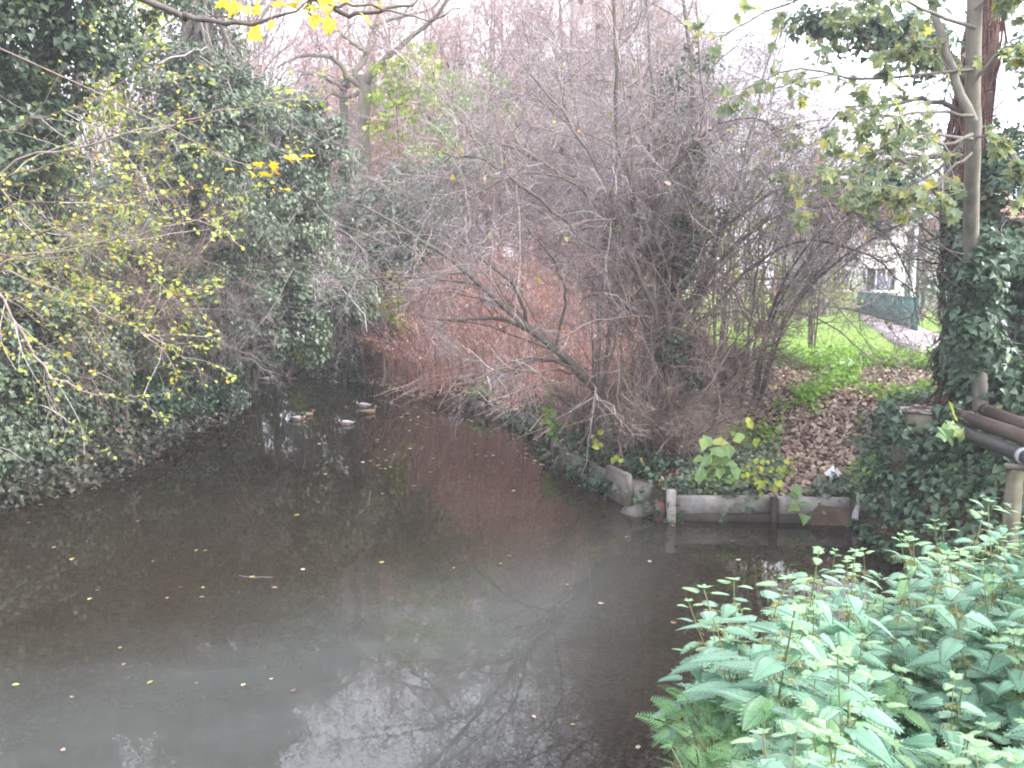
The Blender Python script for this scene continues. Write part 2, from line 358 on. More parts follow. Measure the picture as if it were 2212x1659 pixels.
gm, nt, b, out = new_mat('ground_soil')
geo = nt.nodes.new('ShaderNodeNewGeometry'); sepz = nt.nodes.new('ShaderNodeSeparateXYZ'); nt.links.new(geo.outputs['Position'], sepz.inputs[0])
n1 = noise(nt, 3.0, 8, geo.outputs['Position'], .7); n2 = noise(nt, 28, 4, geo.outputs['Position'])
vor = nt.nodes.new('ShaderNodeTexVoronoi'); vor.inputs['Scale'].default_value = 19; nt.links.new(geo.outputs['Position'], vor.inputs['Vector'])
soil = ramp(nt, [(.25, (.035, .027, .02)), (.5, (.075, .055, .04)), (.75, (.13, .095, .065))], n1.outputs[0])
grass_c = ramp(nt, [(.3, (.16, .26, .06)), (.7, (.28, .4, .11))], n2.outputs[0])
sepc = nt.nodes.new('ShaderNodeSeparateColor'); nt.links.new(vor.outputs['Color'], sepc.inputs[0])
peb = ramp(nt, [(0, (.06, .045, .035)), (.4, (.14, .10, .075)), (.8, (.22, .16, .12)), (1, (.33, .27, .22))], sepc.outputs[0])
la = nt.nodes.new('ShaderNodeAttribute'); la.attribute_name = 'rnd'
c1 = mixc(nt, la.outputs['Fac'], soil.outputs[0], grass_c.outputs[0])
mr = nt.nodes.new('ShaderNodeMapRange'); mr.inputs[1].default_value = .02; mr.inputs[2].default_value = -.06; nt.links.new(sepz.outputs[2], mr.inputs[0])
c2 = mixc(nt, mr.outputs[0], c1, peb.outputs[0]); nt.links.new(c2, b.inputs['Base Color'])
b.inputs['Roughness'].default_value = .95; b.inputs['Specular IOR Level'].default_value = .1
dist = nt.nodes.new('ShaderNodeMath'); dist.operation = 'MULTIPLY'; nt.links.new(vor.outputs['Distance'], dist.inputs[0]); nt.links.new(mr.outputs[0], dist.inputs[1])
sm = nt.nodes.new('ShaderNodeMath'); sm.operation = 'SUBTRACT'; nt.links.new(n2.outputs[0], sm.inputs[0]); nt.links.new(dist.outputs[0], sm.inputs[1])
bump(nt, b, sm.outputs[0], .8, .04)
g = mesh('ground', np.stack([GX, GY, GZ], -1).reshape(-1, 3), [gf], gm, rnd=LAWN, smooth=True); tag(g, kind='structure')

# water: clear brown water with a milky plume, over a pebbled bed
wm_, nt, b, out = new_mat('stream_water'); nt.nodes.remove(b)
geo = nt.nodes.new('ShaderNodeNewGeometry')
mp = nt.nodes.new('ShaderNodeMapping'); mp.inputs['Scale'].default_value = (.5, 1.0, 1); nt.links.new(geo.outputs['Position'], mp.inputs[0])
nw = noise(nt, .55, 3, mp.outputs[0]); sp_ = nt.nodes.new('ShaderNodeSeparateXYZ'); nt.links.new(geo.outputs['Position'], sp_.inputs[0])
def math_(op, a, c):
    m = nt.nodes.new('ShaderNodeMath'); m.operation = op
    for s, v in zip(m.inputs, (a, c)):
        if hasattr(v, 'links'): nt.links.new(v, s)
        else: s.default_value = v
    return m.outputs[0]
# plume edge runs from near left towards the middle; silt settles out again towards the shallow near right
edge = math_('SUBTRACT', math_('ADD', math_('MULTIPLY', sp_.outputs[0], .66), 10.6), sp_.outputs[1])
edge = math_('ADD', edge, math_('MULTIPLY', math_('SUBTRACT', nw.outputs[0], .5), 2.2))
r1 = nt.nodes.new('ShaderNodeMapRange'); r1.interpolation_type = 'SMOOTHSTEP'; r1.inputs[1].default_value = -1.3; r1.inputs[2].default_value = 2.4; nt.links.new(edge, r1.inputs[0])
sh_ = math_('SUBTRACT', math_('ADD', sp_.outputs[0], math_('MULTIPLY', sp_.outputs[1], -.35)), -2.3)
r2 = nt.nodes.new('ShaderNodeMapRange'); r2.interpolation_type = 'SMOOTHSTEP'; r2.inputs[1].default_value = 1.6; r2.inputs[2].default_value = -.6; nt.links.new(sh_, r2.inputs[0])
plume = math_('MULTIPLY', r1.outputs[0], math_('ADD', math_('MULTIPLY', r2.outputs[0], .6), .15))
nst = noise(nt, 1.6, 5, mp.outputs[0], .65); plume = math_('MULTIPLY', plume, math_('ADD', math_('MULTIPLY', nst.outputs[0], .9), .5))
turb = math_('ADD', math_('MULTIPLY', plume, .3), math_('ADD', math_('MULTIPLY', r2.outputs[0], .3), .36))
tr = nt.nodes.new('ShaderNodeBsdfTransparent'); tr.inputs[0].default_value = (.42, .34, .28, 1)
df = nt.nodes.new('ShaderNodeBsdfDiffuse'); nt.links.new(mixc(nt, plume, (.036, .031, .022), (.066, .073, .071)), df.inputs[0])
m1 = nt.nodes.new('ShaderNodeMixShader'); nt.links.new(turb, m1.inputs[0]); nt.links.new(tr.outputs[0], m1.inputs[1]); nt.links.new(df.outputs[0], m1.inputs[2])
gl = nt.nodes.new('ShaderNodeBsdfGlossy'); gl.inputs['Roughness'].default_value = .008
mp2 = nt.nodes.new('ShaderNodeMapping'); mp2.inputs['Scale'].default_value = (1, .55, 1); nt.links.new(geo.outputs['Position'], mp2.inputs[0])
rp = noise(nt, 5.0, 3, mp2.outputs[0], .5); rp2 = noise(nt, .9, 2, geo.outputs['Position'])
bk = nt.nodes.new('ShaderNodeBump'); bk.inputs['Strength'].default_value = .085; bk.inputs['Distance'].default_value = .02
nt.links.new(math_('MULTIPLY', rp.outputs[0], math_('ADD', rp2.outputs[0], .1)), bk.inputs['Height']); nt.links.new(bk.outputs[0], gl.inputs['Normal'])
fr = nt.nodes.new('ShaderNodeFresnel'); fr.inputs[0].default_value = 1.5; nt.links.new(bk.outputs[0], fr.inputs['Normal'])
m2 = nt.nodes.new('ShaderNodeMixShader'); nt.links.new(fr.outputs[0], m2.inputs[0]); nt.links.new(m1.outputs[0], m2.inputs[1]); nt.links.new(gl.outputs[0], m2.inputs[2])
nt.links.new(m2.outputs[0], out.inputs[0])
w = mesh('water', [(-60, 3.5, 0), (60, 3.5, 0), (60, 50, 0), (-60, 50, 0)], [np.array([[0, 1, 2, 3]])], wm_); tag(w, kind='structure')

# asphalt path across the park
pm = plain('path_asphalt', (.3, .26, .26), .9, .2, nscale=12, namt=.2, bmp=.3)

cx = spline([(9.0, 13.0, 0), (11.2, 21.4, 0), (13.9, 29, 0), (18.6, 41, 0), (30, 66, 0)], 60)[:, :2]
tn = unit(np.gradient(cx, axis=0)); nr = np.stack([-tn[:, 1], tn[:, 0]], -1)
rows = []
for o_ in (-.85, -.4, 0, .4, .85):
    e_ = cx + nr * o_; rows.append(np.stack([e_[:, 0], e_[:, 1], ground(e_[:, 0], e_[:, 1])], -1))
pv = np.stack(rows, 1); pv[:, :, 2] = pv[:, :, 2].max(1, keepdims=True) + .02
pv = np.concatenate([pv, pv[:, -1:] - [0, 0, .3]], 1); pv = np.concatenate([pv[:, :1] - [0, 0, .3], pv], 1); k_ = pv.shape[1]
i_, j_ = np.meshgrid(np.arange(59), np.arange(k_ - 1), indexing='ij'); q = (i_ * k_ + j_).ravel()
tag(mesh('path', pv.reshape(-1, 3), [np.stack([q, q + k_, q + k_ + 1, q + 1], -1)], pm), kind='structure')

# ------------------------------------------------------------------ houses, lamp post, park railing
white = plain('white_render', (.75, .75, .76), .8, .2, nscale=3, namt=.05)
tile = plain('brown_roof_tile', (.24, .13, .095), .85, .2, nscale=6, namt=.35, bmp=.3)
brick_m = plain('red_brick', (.32, .15, .11), .9, .2, nscale=9, namt=.25)
glass = plain('window_glass', (.05, .06, .07), .08, .6)
pvc = plain('white_frame', (.72, .72, .72), .5)
def house(x0, x1, y0, y1, eave, ridge, label, wins, hip):
    z0 = 1.2; cx_, cy_ = (x0 + x1) / 2, (y0 + y1) / 2
    h = thing('house', label, 'house', (cx_, cy_, z0))
    MB().box((cx_, cy_, (z0 + eave) / 2), (x1 - x0, y1 - y0, eave - z0)).build('wall', white, h)
    e = .45; a = [(x0 - e, y0 - e, eave), (x1 + e, y0 - e, eave), (x1 + e, y1 + e, eave), (x0 - e, y1 + e, eave)]
    r = [(x0 + hip, cy_, ridge), (x1 - hip, cy_, ridge)]; lo = [(p[0], p[1], p[2] - .18) for p in a]
    rf = mesh('roof', lo + a + r, [np.array([[4, 5, 9, 8], [6, 7, 8, 9], [0, 1, 5, 4], [1, 2, 6, 5], [2, 3, 7, 6], [3, 0, 4, 7], [3, 2, 1, 0]]), np.array([[5, 6, 9], [7, 4, 8]])], tile, h)
    n_ = 26                                              # tile courses on the two long slopes, each a little proud
    for k in range(9):
        t = (k + .5) / 9; z = eave + (ridge - eave) * t; yf = y0 - e + (cy_ - y0 + e) * t; xa = x0 - e + (hip + e) * t; xb = x1 + e - (hip + e) * t
        MB().box(((xa + xb) / 2, yf, z + .03), (xb - xa, (cy_ - y0) / 9, .07), rx=math.atan2(ridge - eave, cy_ - y0 + e)).build('tile_course', tile, rf)
    ch = MB().box((x0 + (x1 - x0) * .22, cy_, ridge + .35), (.9, .7, 1.9), bev=.04).build('chimney', brick_m, h)
    MB().tube([(x0 + (x1 - x0) * .22, cy_, ridge + 1.3), (x0 + (x1 - x0) * .22, cy_, ridge + 1.75)], .16, 10).build('chimney_pot', tile, ch)
    for (wx, wz, ww, wh, npn) in wins:
        f = MB()
        for dx in np.linspace(-ww / 2, ww / 2, npn + 1): f.box((wx + dx, y0 - .04, wz), (.09, .1, wh))
        for dz in (-wh / 2, wh / 2): f.box((wx, y0 - .04, wz + dz), (ww + .09, .11, .09))
        fr_ = f.build('window', pvc, h)
        for k in range(npn): MB().box((wx - ww / 2 + ww * (k + .5) / npn, y0 - .012, wz), (ww / npn - .1, .03, wh - .1)).build('pane', glass, fr_)
        MB().box((wx, y0 - .1, wz - wh / 2 - .08), (ww + .25, .2, .07)).build('sill', pvc, fr_)
    d = MB().box((x1 - 1.3, y0 - .03, z0 + 1.75), (.95, .07, 2.1), bev=.02).build('door', plain('door_paint', (.1, .12, .2), .4), h)
    MB().tube([(x1 - .95, y0 - .1, z0 + 1.7), (x1 - .95, y0 - .1, z0 + 1.85)], .02, 6).build('handle', pvc, d)
    return h
house(17.4, 22.3, 46, 54, 7.4, 9.9, 'white rendered house with brown tiled hipped roof seen between the twigs beside the lamp post',
      [(20.6, 6.5, 1.5, 1.1, 3), (18.6, 6.5, 1.0, 1.1, 2), (20.9, 3.8, 1.7, 1.3, 3), (18.6, 3.8, 1.0, 1.2, 2)], 2.2)
house(27.5, 35, 50, 58, 6.6, 9.2, 'pale house with low brown roof behind the ivy clad tree on the right bank', [(29.2, 5.6, 1.4, 1.1, 2), (32, 5.6, 1.4, 1.1, 2), (29.5, 3.3, 1.6, 1.2, 3)], 2.5)
galv = plain('galvanised_steel', (.6, .68, .68), .5, .5, .2, nscale=30, namt=.12)
lx, ly = 15.1, 30.5; lz = gz(lx, ly)
lp = thing('street_lamp', 'slim pale green grey lamp post standing in the park before the white house', 'lamp post', (lx, ly, lz))
MB().tube([(lx, ly, lz - .2), (lx, ly, lz + 1.2)], .085, 14).build('base', galv, lp, True)
MB().tube([(lx, ly, lz + 1.2), (lx, ly, lz + 1.25), (lx, ly, lz + 5.7)], [.1, .075, .065], 14).build('pole', galv, lp, True)
hd = MB().tube([(lx, ly, lz + 5.66), (lx, ly - .05, lz + 5.82), (lx, ly - .55, lz + 5.9), (lx, ly - .75, lz + 5.88)], [[.04, .04], [.07, .05], [.13, .07], [.03, .02]], 12).build('lamp_head', galv, lp, True)
MB().box((lx, ly - .42, lz + 5.815), (.16, .34, .03)).build('lens', pvc, hd)
teal = plain('teal_paint', (.035, .13, .125), .45, .4, nscale=14, namt=.2)
fa, fb = np.array([13.6, 27.0]), np.array([19.6, 46.0]); fd = (fb - fa) / np.linalg.norm(fb - fa); fl = np.linalg.norm(fb - fa)
fz = gz(*fa)
fe = thing('park_railing', 'dark teal metal railing with upright bars along the far side of the path', 'railing', (*fa, fz))
rz_ = math.atan2(fd[1], fd[0])
for zz in (.18, 1.12):
    c_ = (fa + fb) / 2; MB().box((*c_, fz + zz), (fl, .03, .05), rz=rz_).build('rail', teal, fe)
bar = MB().tube([(0, 0, 0), (0, 0, 1.15)], .011, 6).build('bar', teal, fe, True, None); bar.data.transform(Matrix.Translation(wloc(fe).tolist()))
post = MB().box((0, 0, .6), (.06, .06, 1.3), bev=.008).build('post', teal, fe); post.data.transform(Matrix.Translation(wloc(fe).tolist()))
nb = int(fl / .105)
for i in range(nb):
    p_ = fd * (i * fl / nb)
    src = post if i % 24 == 0 else bar
    o_ = src if i in (0, 1) else src.copy()
    if i not in (0, 1): COL.objects.link(o_)
    o_.parent = fe; o_.location = (p_[0], p_[1], 0); o_.rotation_euler = (0, 0, rz_)

# ------------------------------------------------------------------ far trees and bushes
def cap(x, y, h): return min(h, .45 * y - 3.6) if abs(x / y) < .2 else h
def bare_tree(name, label, x, y, h, r, lean=(0, 0), n=(9, 9, 7), mat='pinktwig', tw=.008, group='bare trees beyond the bend', dead=0):
    z = gz(x, y) - .15; t = thing(name, label, 'tree', (x, y, z), group)
    P, R = limb([(x, y, z), (x + lean[0] * .3, y + lean[1] * .3, z + h * .35), (x + lean[0] * .6, y, z + h * .7), (x + lean[0], y + lean[1], z + h)], r, r * .15, 16, .06)
    tubes('trunk', [(P, R, 9)], M['bark'], t)
    A, RA = grow(P, R, n[0] * 2, .75, .42, .5, 7, .14, (0, 0, .10), .25, .98, .02, fall=.55)
    B, RB = grow(A, RA, n[1], .7, .5, .5, 4, .2, (0, 0, .05), .2, 1, tw * 1.4)
    C_, RC = grow(B, RB, n[2], .7, .6, .5, 2, .25, (0, 0, 0), .15, 1, tw, lmin=.45)
    tubes('limbs', [(A, RA, 5)], M['bark'], t).name = 'branch'
    tubes('crown', [(B, RB, 3), (C_, RC, 3)], M[mat], t)
    if dead:
        p, tg = spots(C_, dead); leaves('dead_foliage', p, RNG.normal(size=p.shape), RNG.normal(0, .6, p.shape) - [0, 0, 1], RNG.uniform(.09, .2, len(p)), 'lance', M['deadleaf'], t)
    return t
far = [(-13, 44, 19, .24, 300), (-7.5, 47, 21, .26, 1400), (-2.5, 45, 18, .2, 1200), (2.0, 50, 20, .24, 1800), (6.5, 46, 17, .2, 400), (-19, 40, 18, .24, 0), (-1, 58, 22, .26, 900), (11, 55, 15, .2, 0), (-10.5, 56, 23, .28, 600), (4.5, 40, 17, .2, 0), (9, 52, 19, .2, 0), (-4.5, 52, 22, .2, 0), (0.5, 43, 16, .2, 0), (14, 60, 16, .2, 0), (-16, 50, 22, .2, 0), (4, 60, 22, .2, 0), (-9, 39, 14, .2, 0), (-3.5, 40, 17, .2, 0), (2.5, 44, 18, .2, 0), (7.5, 41, 15, .2, 0), (-6, 43, 19, .2, 0), (5.5, 55, 21, .2, 0), (-1.5, 49, 20, .2, 0)]
fl_ = ['bare twiggy tree rising behind the ivy mass on the left', 'tall bare tree with pinkish brown dead leaves just left of the forked tree', 'bare tree with hanging russet leaves right of the forked tree',
       'bare tree with many russet seed bunches at the top middle of the photo', 'bare thin tree behind the crown of the grey hawthorn', 'bare tree behind the dark ivy tree at the far left',
       'tallest bare tree farthest back in the middle', 'small bare tree beyond the park near the white house', 'thick bare tree far behind the forked tree', 'bare tree right of the russet tree behind the hawthorn', 'tall bare tree behind the hawthorn on the park side', 'bare tree far back between the forked tree and the russet tree', 'bare tree just left of the hawthorn top', 'bare tree at the far edge of the park above the white house roof', 'bare tree far back above the ivy on the left', 'farthest bare tree behind the hawthorn', 'small bare tree left of the forked tree', 'bare tree between the lime coloured tree and the russet tree', 'bare tree behind the left part of the hawthorn crown', 'bare tree behind the right part of the hawthorn crown', 'tall bare tree close behind the forked tree', 'far tall bare tree above the right side of the hawthorn', 'far bare tree above the middle of the red canes']
protos_t = []
for i, ((x, y, h, r, dl), lb) in enumerate(zip(far, fl_)):
    h = cap(x, y, h)
    if i < 4: protos_t.append(bare_tree('bare_tree', lb, x, y, h, r, (RNG.uniform(-1, 1), 0), (13, 13, 11), dead=dl, tw=.011))
    else:
        o = copy_tree(protos_t[i % 4]); o.location = (x, y, gz(x, y) - .15); o.rotation_euler = (0, 0, RNG.uniform(1, 5)); hs_ = [cap(q_[0], q_[1], q_[2]) for q_ in far[:4]]; o.scale = (h / hs_[i % 4],) * 3; o['label'] = lb
def bush(name, label, blobs, per, size, shape, mat, group=None, cr=.4, stems=5, cat='bush', **kw):
    c = np.mean([b_[0] for b_ in blobs], axis=0); z = gz(c[0], c[1]); z = max(z, 0)
    t = thing(name, label, cat, (c[0], c[1], z), group)
    pts = []
    for k in range(stems):
        b_ = blobs[k % len(blobs)][0]; pts.append(spline([(c[0] + RNG.normal(0, .25), c[1] + RNG.normal(0, .25), z - .1), ((c[0] + b_[0]) / 2 + RNG.normal(0, .2), (c[1] + b_[1]) / 2, (z + b_[2]) / 2 + .2), b_ + RNG.normal(0, .25, 3)], 10, .03))
    P = np.array(pts); R = np.tile(np.linspace(.07, .015, 10), (len(P), 1))
    A, RA = grow(P, R, 12, .8, .4, .5, 4, .25, (0, 0, -.03), .3, 1, .006)
    tubes('stem', [(P, R, 6), (A, RA, 3)], M['browntwig'], t)
    cloud_leaves('foliage', blobs, per, size, shape, M[mat], t, cr=cr, **kw)
    return t
A_ = at
bush('lime_tree', 'bright yellow green leafy young tree right of the forked trunk', [(A_(845, 180, 32), 1.0, 16), (A_(900, 140, 33), .9, 12), (A_(890, 240, 32), 1.1, 16), (A_(960, 290, 33), 1.0, 9), (A_(840, 270, 32), .8, 8)], 22, .2, 'oval', 'lime', cr=.42, cat='tree')
bush('green_bush', 'pale green bush spreading right of the lime coloured tree', [(A_(960, 230, 31.5), 1.1, 16), (A_(1030, 210, 32), 1.2, 16), (A_(1000, 300, 31), 1.1, 14), (A_(930, 360, 30.5), 1.0, 14), (A_(1060, 330, 31.5), 1.0, 10)], 32, .14, 'kite', 'shoot', cr=.45)
bush('green_bush', 'grey green bush under the forked tree above the bend', [(A_(880, 420, 29.5), 1.0, 30), (A_(820, 480, 29.2), .9, 28), (A_(930, 470, 29.5), 1.0, 30), (A_(800, 560, 29), .9, 26), (A_(870, 560, 29.3), .9, 26), (A_(960, 400, 30), 1.0, 22), (A_(760, 440, 29.5), .9, 22), (A_(900, 500, 29), .8, 22)], 52, .15, 'kite', 'ivy_grey', cr=.4)
bush('dark_bush', 'dark green low bush overhanging the water at the bend', [(A_(730, 720, 29.5), .9, 26), (A_(790, 690, 30), .8, 22), (A_(700, 770, 29.5), .6, 18), (A_(760, 780, 29.5), .55, 20), (A_(820, 760, 30), .5, 14)], 60, .085, 'kite', 'dark', cr=.3)
bush('yellow_bush', 'yellow leaved bush growing behind the dark bush at the bend', [(A_(832, 640, 28.7), .6, 12), (A_(858, 700, 28.7), .45, 9), (A_(845, 600, 29), .5, 7)], 22, .14, 'oval', 'yellowgreen', cr=.35)
bush('yellow_bush', 'golden yellow bush hanging to the water at the far bend of the stream', [(A_(650, 770, 31.5), .5, 12), (A_(665, 800, 31.5), .4, 10), (A_(545, 800, 30.5), .35, 6)], 22, .12, 'oval', 'yellowgreen', cr=.3)
bush('green_bush', 'green bush with yellow leaves on the park edge behind the hawthorn', [(A_(1640, 380, 24), 1.1, 8), (A_(1720, 300, 25), 1.2, 8), (A_(1560, 560, 23), 1.0, 10), (A_(1600, 460, 24), 1.1, 8), (A_(1750, 420, 26), 1.1, 7), (A_(1680, 600, 24), 1.0, 8), (A_(1780, 620, 26), .9, 7)], 26, .13, 'oval', 'lime', cr=.45)
bush('russet_bush', 'orange brown leaved bush left of the white house', [(A_(1800, 450, 40), 1.3, 14), (A_(1770, 500, 40), 1.3, 14), (A_(1830, 520, 39), 1.0, 10), (A_(1740, 440, 41), 1.2, 10)], 26, .17, 'oval', 'deadleaf', cr=.5)
bush('evergreen_bush', 'dark green evergreen bush behind the lamp post at the house corner', [(A_(1990, 430, 36), .8, 14), (A_(2010, 500, 36), 1.0, 18), (A_(1985, 560, 35), .9, 16), (A_(2030, 600, 35), .9, 14)], 30, .13, 'kite', 'ivy_grey', cr=.4)
bush('far_hedge', 'grey green hedge in front of the white house across the park', [(np.array([x_, 43 - .1 * x_, 3.0 + RNG.uniform(-.3, .5)]), (1.3, 1.0, 1.3), 18) for x_ in np.arange(8, 17, 1.3)] + [(np.array([x_, 47., 3.2 + RNG.uniform(-.3, .6)]), (1.4, 1.0, 1.6), 18) for x_ in np.arange(21, 34, 1.6)], 40, .16, 'kite', 'ivy_grey', cr=.5, cat='hedge')
bush('far_hedge', 'dense dark hedge closing the view beyond the bend of the stream', [(np.array([x_, 40 + RNG.uniform(-1, 3), 2.6 + RNG.uniform(-.5, 3.4)]), (1.9, 1.3, 1.9), 22) for x_ in np.arange(-26, 10, 1.5)], 45, .2, 'kite', 'ivy', cr=.6, cat='hedge')

bush('laurel_bush', 'green bushes crowding the far bank right behind the bend of the stream', [(np.array([x_, y_, z_]), 1.2, 22) for x_, y_, z_ in zip(np.linspace(-12.5, -5, 12), 35 + RNG.uniform(-.8, 1.5, 12), RNG.uniform(1.0, 5.0, 12))], 44, .14, 'kite', 'ivy_grey', cr=.45, stems=10)
# fork tree
ft = thing('forked_tree', 'big grey forked tree standing behind the bushes at the bend', 'tree', (*A_(783, 420, 33)[:2], gz(*A_(783, 420, 33)[:2]) - .1))
Y = 33.0; tb = wloc(ft); f_ = lambda *p: [A_(a, b_, Y + c) for a, b_, c in p]
P0, R0 = limb([tb] + f_((782, 320, 0), (784, 250, 0), (790, 200, 0), (780, 165, 0)), .34, .24, 18, .015); tubes('trunk', [(P0, R0, 12)], M['forkbark'], ft)
lims = []
for pts, r0, r1 in ((((787, 190, 0), (800, 162, -.2), (840, 122, -.5), (868, 96, -.8), (930, 47, -1.2), (985, -20, -1.6)), .19, .05), (((782, 180, 0), (766, 160, .2), (788, 120, .5), (808, 70, .8), (817, 30, 1), (812, -50, 1.2)), .15, .07),
                    (((784, 190, 0), (758, 172, -.3), (732, 138, -.5), (706, 122, -.8), (655, 120, -1), (600, 150, -1.2)), .15, .04), (((780, 200, 0), (752, 208, .2), (718, 205, 0), (690, 215, -.3), (660, 235, -.6)), .1, .04),
                    (((770, 172, 0), (745, 175, .6), (720, 178, .8), (688, 162, 1), (640, 150, 1.2)), .11, .04), (((800, 60, .8), (850, 40, .5), (920, 20, .2), (990, -30, 0)), .08, .03), (((790, 115, .4), (760, 90, .6), (720, 50, .8), (700, -20, 1)), .09, .03)):
    P, R = limb(f_(*pts), r0, r1, 14, .03); lims.append((P, R)); tubes('limb', [(P, R, 8)], M['forkbark'], ft)
tw = []
for P, R in lims:
    A, RA = grow(P, R, 12, .8, .4, .4, 5, .2, (0, 0, .05), .3, 1, .02); B, RB = grow(A, RA, 8, .7, .5, .5, 4, .25, (0, 0, 0), .2, 1, .009); tw += [(A, RA, 4), (B, RB, 3)]
tubes('crown', tw, M['pinktwig'], ft)
st = thing('dead_tree', 'short dark broken trunk beside the forked tree', 'tree', (*A_(743, 300, 33.5)[:2], gz(*A_(743, 300, 33.5)[:2]) - .1))
P, R = limb([wloc(st), A_(743, 260, 33.5), A_(742, 192, 33.5), A_(752, 182, 33.3)], .2, .13, 12, .02); tubes('trunk', [(P, R, 9)], M['bark'], st)
P, R = limb([A_(742, 195, 33.5), A_(722, 178, 33.2), A_(690, 162, 33), A_(650, 160, 32.8)], .11, .04, 8, .02); tubes('limb', [(P, R, 7)], M['forkbark'], st)

# ------------------------------------------------------------------ left bank: ivy clad trees, shrubs and the yellow leaved branches
def ivy_tree(label, base, trunk, blobs, per=70, size=.085, mat='ivy', cr=.4, r=.22, shape='ivy', twigs=10, name='ivy_tree', **kw):
    z = gz(base[0], base[1]); t = thing(name, label, 'tree', (base[0], base[1], z - .1))
    P, R = limb([(base[0], base[1], z - .1)] + trunk, r, r * .4, 14, .03); tubes('trunk', [(P, R, 9)], M['bark'], t)
    lb = np.array([spline([P[0, RNG.integers(3, 13)], P[0, -1] * .3 + np.asarray(b_[0]) * .7 + RNG.normal(0, .3, 3), np.asarray(b_[0])], 8, .04) for b_ in blobs])
    LR = np.tile(np.linspace(r * .4, .02, 8), (len(lb), 1))
    A, RA = grow(lb, LR, twigs, .9, .6, .4, 5, .25, (0, 0, -.05), .3, 1, .004)
    B, RB = grow(A, RA, 5, .8, .5, .5, 4, .25, (0, 0, -.05), .2, 1, .003)
    tubes('limb', [(lb, LR, 6)], M['bark'], t); tubes('twig', [(A, RA, 3), (B, RB, 3)], M['twig'], t)
    cloud_leaves('ivy_foliage', blobs, per, size, shape, M[mat], t, cr=cr, **kw)
    return t
A0 = lambda px, py, Y, r, n: (A_(px, py, Y), r, n)
ivy_tree('tall dark tree smothered in ivy at the top left corner', A_(110, 900, 14.5)[:2], [A_(110, 600, 14), A_(120, 200, 14), A_(110, -250, 14)],
         [A0(30, 40, 12.6, 1.0, 40), A0(150, 90, 13, 1.0, 40), A0(-60, 220, 12.5, 1.3, 34), A0(40, 300, 13, .9, 26), A0(200, -90, 13, 1.2, 34), A0(60, -220, 13, 1.7, 46), A0(-60, -520, 14, 2.2, 50), A0(150, -480, 14.5, 1.8, 40), A0(60, 170, 13.5, 1.0, 26), A0(110, 420, 14, .8, 18), A0(230, -330, 15, 1.3, 30)],
         62, .098, 'dark', .36)
ivy_tree('ivy covered tree with a thick bushy head left of the gap of sky', A_(430, 880, 20)[:2], [A_(430, 500, 19.6), A_(425, 250, 19.4), A_(435, 60, 19.5), A_(440, -250, 19.6)],
         [A0(380, 200, 18.2, 1.0, 34), A0(450, 210, 18.4, .9, 34), A0(470, 290, 18.2, 1.0, 36), A0(395, 310, 18, 1.0, 36), A0(520, 210, 19, .7, 20), A0(430, 60, 19.5, .9, 20), A0(480, 120, 19.5, .8, 16), A0(440, -120, 19.5, 1.4, 30), A0(380, -350, 20, 1.6, 30), A0(340, 330, 18, .7, 20), A0(500, 380, 19, .9, 26), A0(430, 390, 18.5, .8, 24), A0(520, 470, 19.5, .8, 20)],
         70, .1, 'ivy_grey', .36)
ivy_tree('ivy draped tree arching over the water in the middle of the left bank', A_(470, 860, 24)[:2], [A_(530, 600, 23.6), A_(600, 400, 23.2), A_(650, 280, 23)],
         [A0(600, 275, 22.6, .9, 36), A0(670, 275, 22.8, .8, 34), A0(720, 330, 23.2, .7, 26), A0(580, 370, 22.2, 1.0, 36), A0(640, 430, 22.4, .9, 34), A0(560, 480, 21.8, 1.0, 36), A0(640, 520, 22.4, .8, 30), A0(590, 580, 22, 1.0, 38), A0(540, 640, 21.5, .9, 32), A0(620, 660, 22.2, .9, 34), A0(690, 640, 23, .9, 30), A0(570, 720, 21.8, .8, 30), A0(650, 730, 22.6, .8, 28), A0(740, 690, 24, .7, 22), A0(770, 640, 25, .8, 20), A0(540, 760, 22, .5, 14), A0(720, 590, 24, .7, 18)],
         58, .112, 'ivy_grey', .33, down=1.1)
ivy_tree('dark ivy thicket at the water edge in the middle of the left bank', A_(420, 890, 20.5)[:2], [A_(420, 760, 20), A_(400, 640, 19.5)],
         [A0(300, 560, 17.4, .9, 30), A0(250, 610, 16.6, .9, 30), A0(360, 640, 18.2, .9, 30), A0(420, 700, 19.5, 1.0, 32), A0(330, 730, 17.6, .9, 30), A0(250, 760, 16.4, .8, 28), A0(460, 780, 20.5, .9, 28), A0(390, 820, 19, .8, 26), A0(300, 850, 17.2, .7, 24), A0(480, 600, 20.5, 1.0, 30), A0(470, 850, 20.5, .6, 20), A0(430, 560, 19.5, .9, 26), A0(370, 500, 18.5, .9, 24)],
         74, .085, 'ivy', .36, r=.14)
ivy_tree('grey green ivy thicket at the near end of the left bank', A_(120, 900, 14.5)[:2], [A_(120, 760, 14.2), A_(110, 600, 14)],
         [A0(60, 540, 13.6, .9, 28), A0(180, 560, 14.6, .9, 30), A0(140, 640, 14, .8, 30), A0(30, 680, 13, .9, 30), A0(180, 720, 14.8, .8, 28), A0(80, 790, 13.4, .8, 30), A0(-40, 800, 12.4, .9, 28), A0(180, 830, 14.6, .7, 26), A0(10, 900, 12.6, .7, 30), A0(100, 900, 13.6, .6, 24), A0(-30, 980, 12.2, .5, 22), A0(-20, 600, 12.8, .9, 24), A0(90, 470, 14, .8, 20), A0(230, 480, 15.6, .8, 20)],
         74, .08, 'ivy_grey', .34, r=.12)
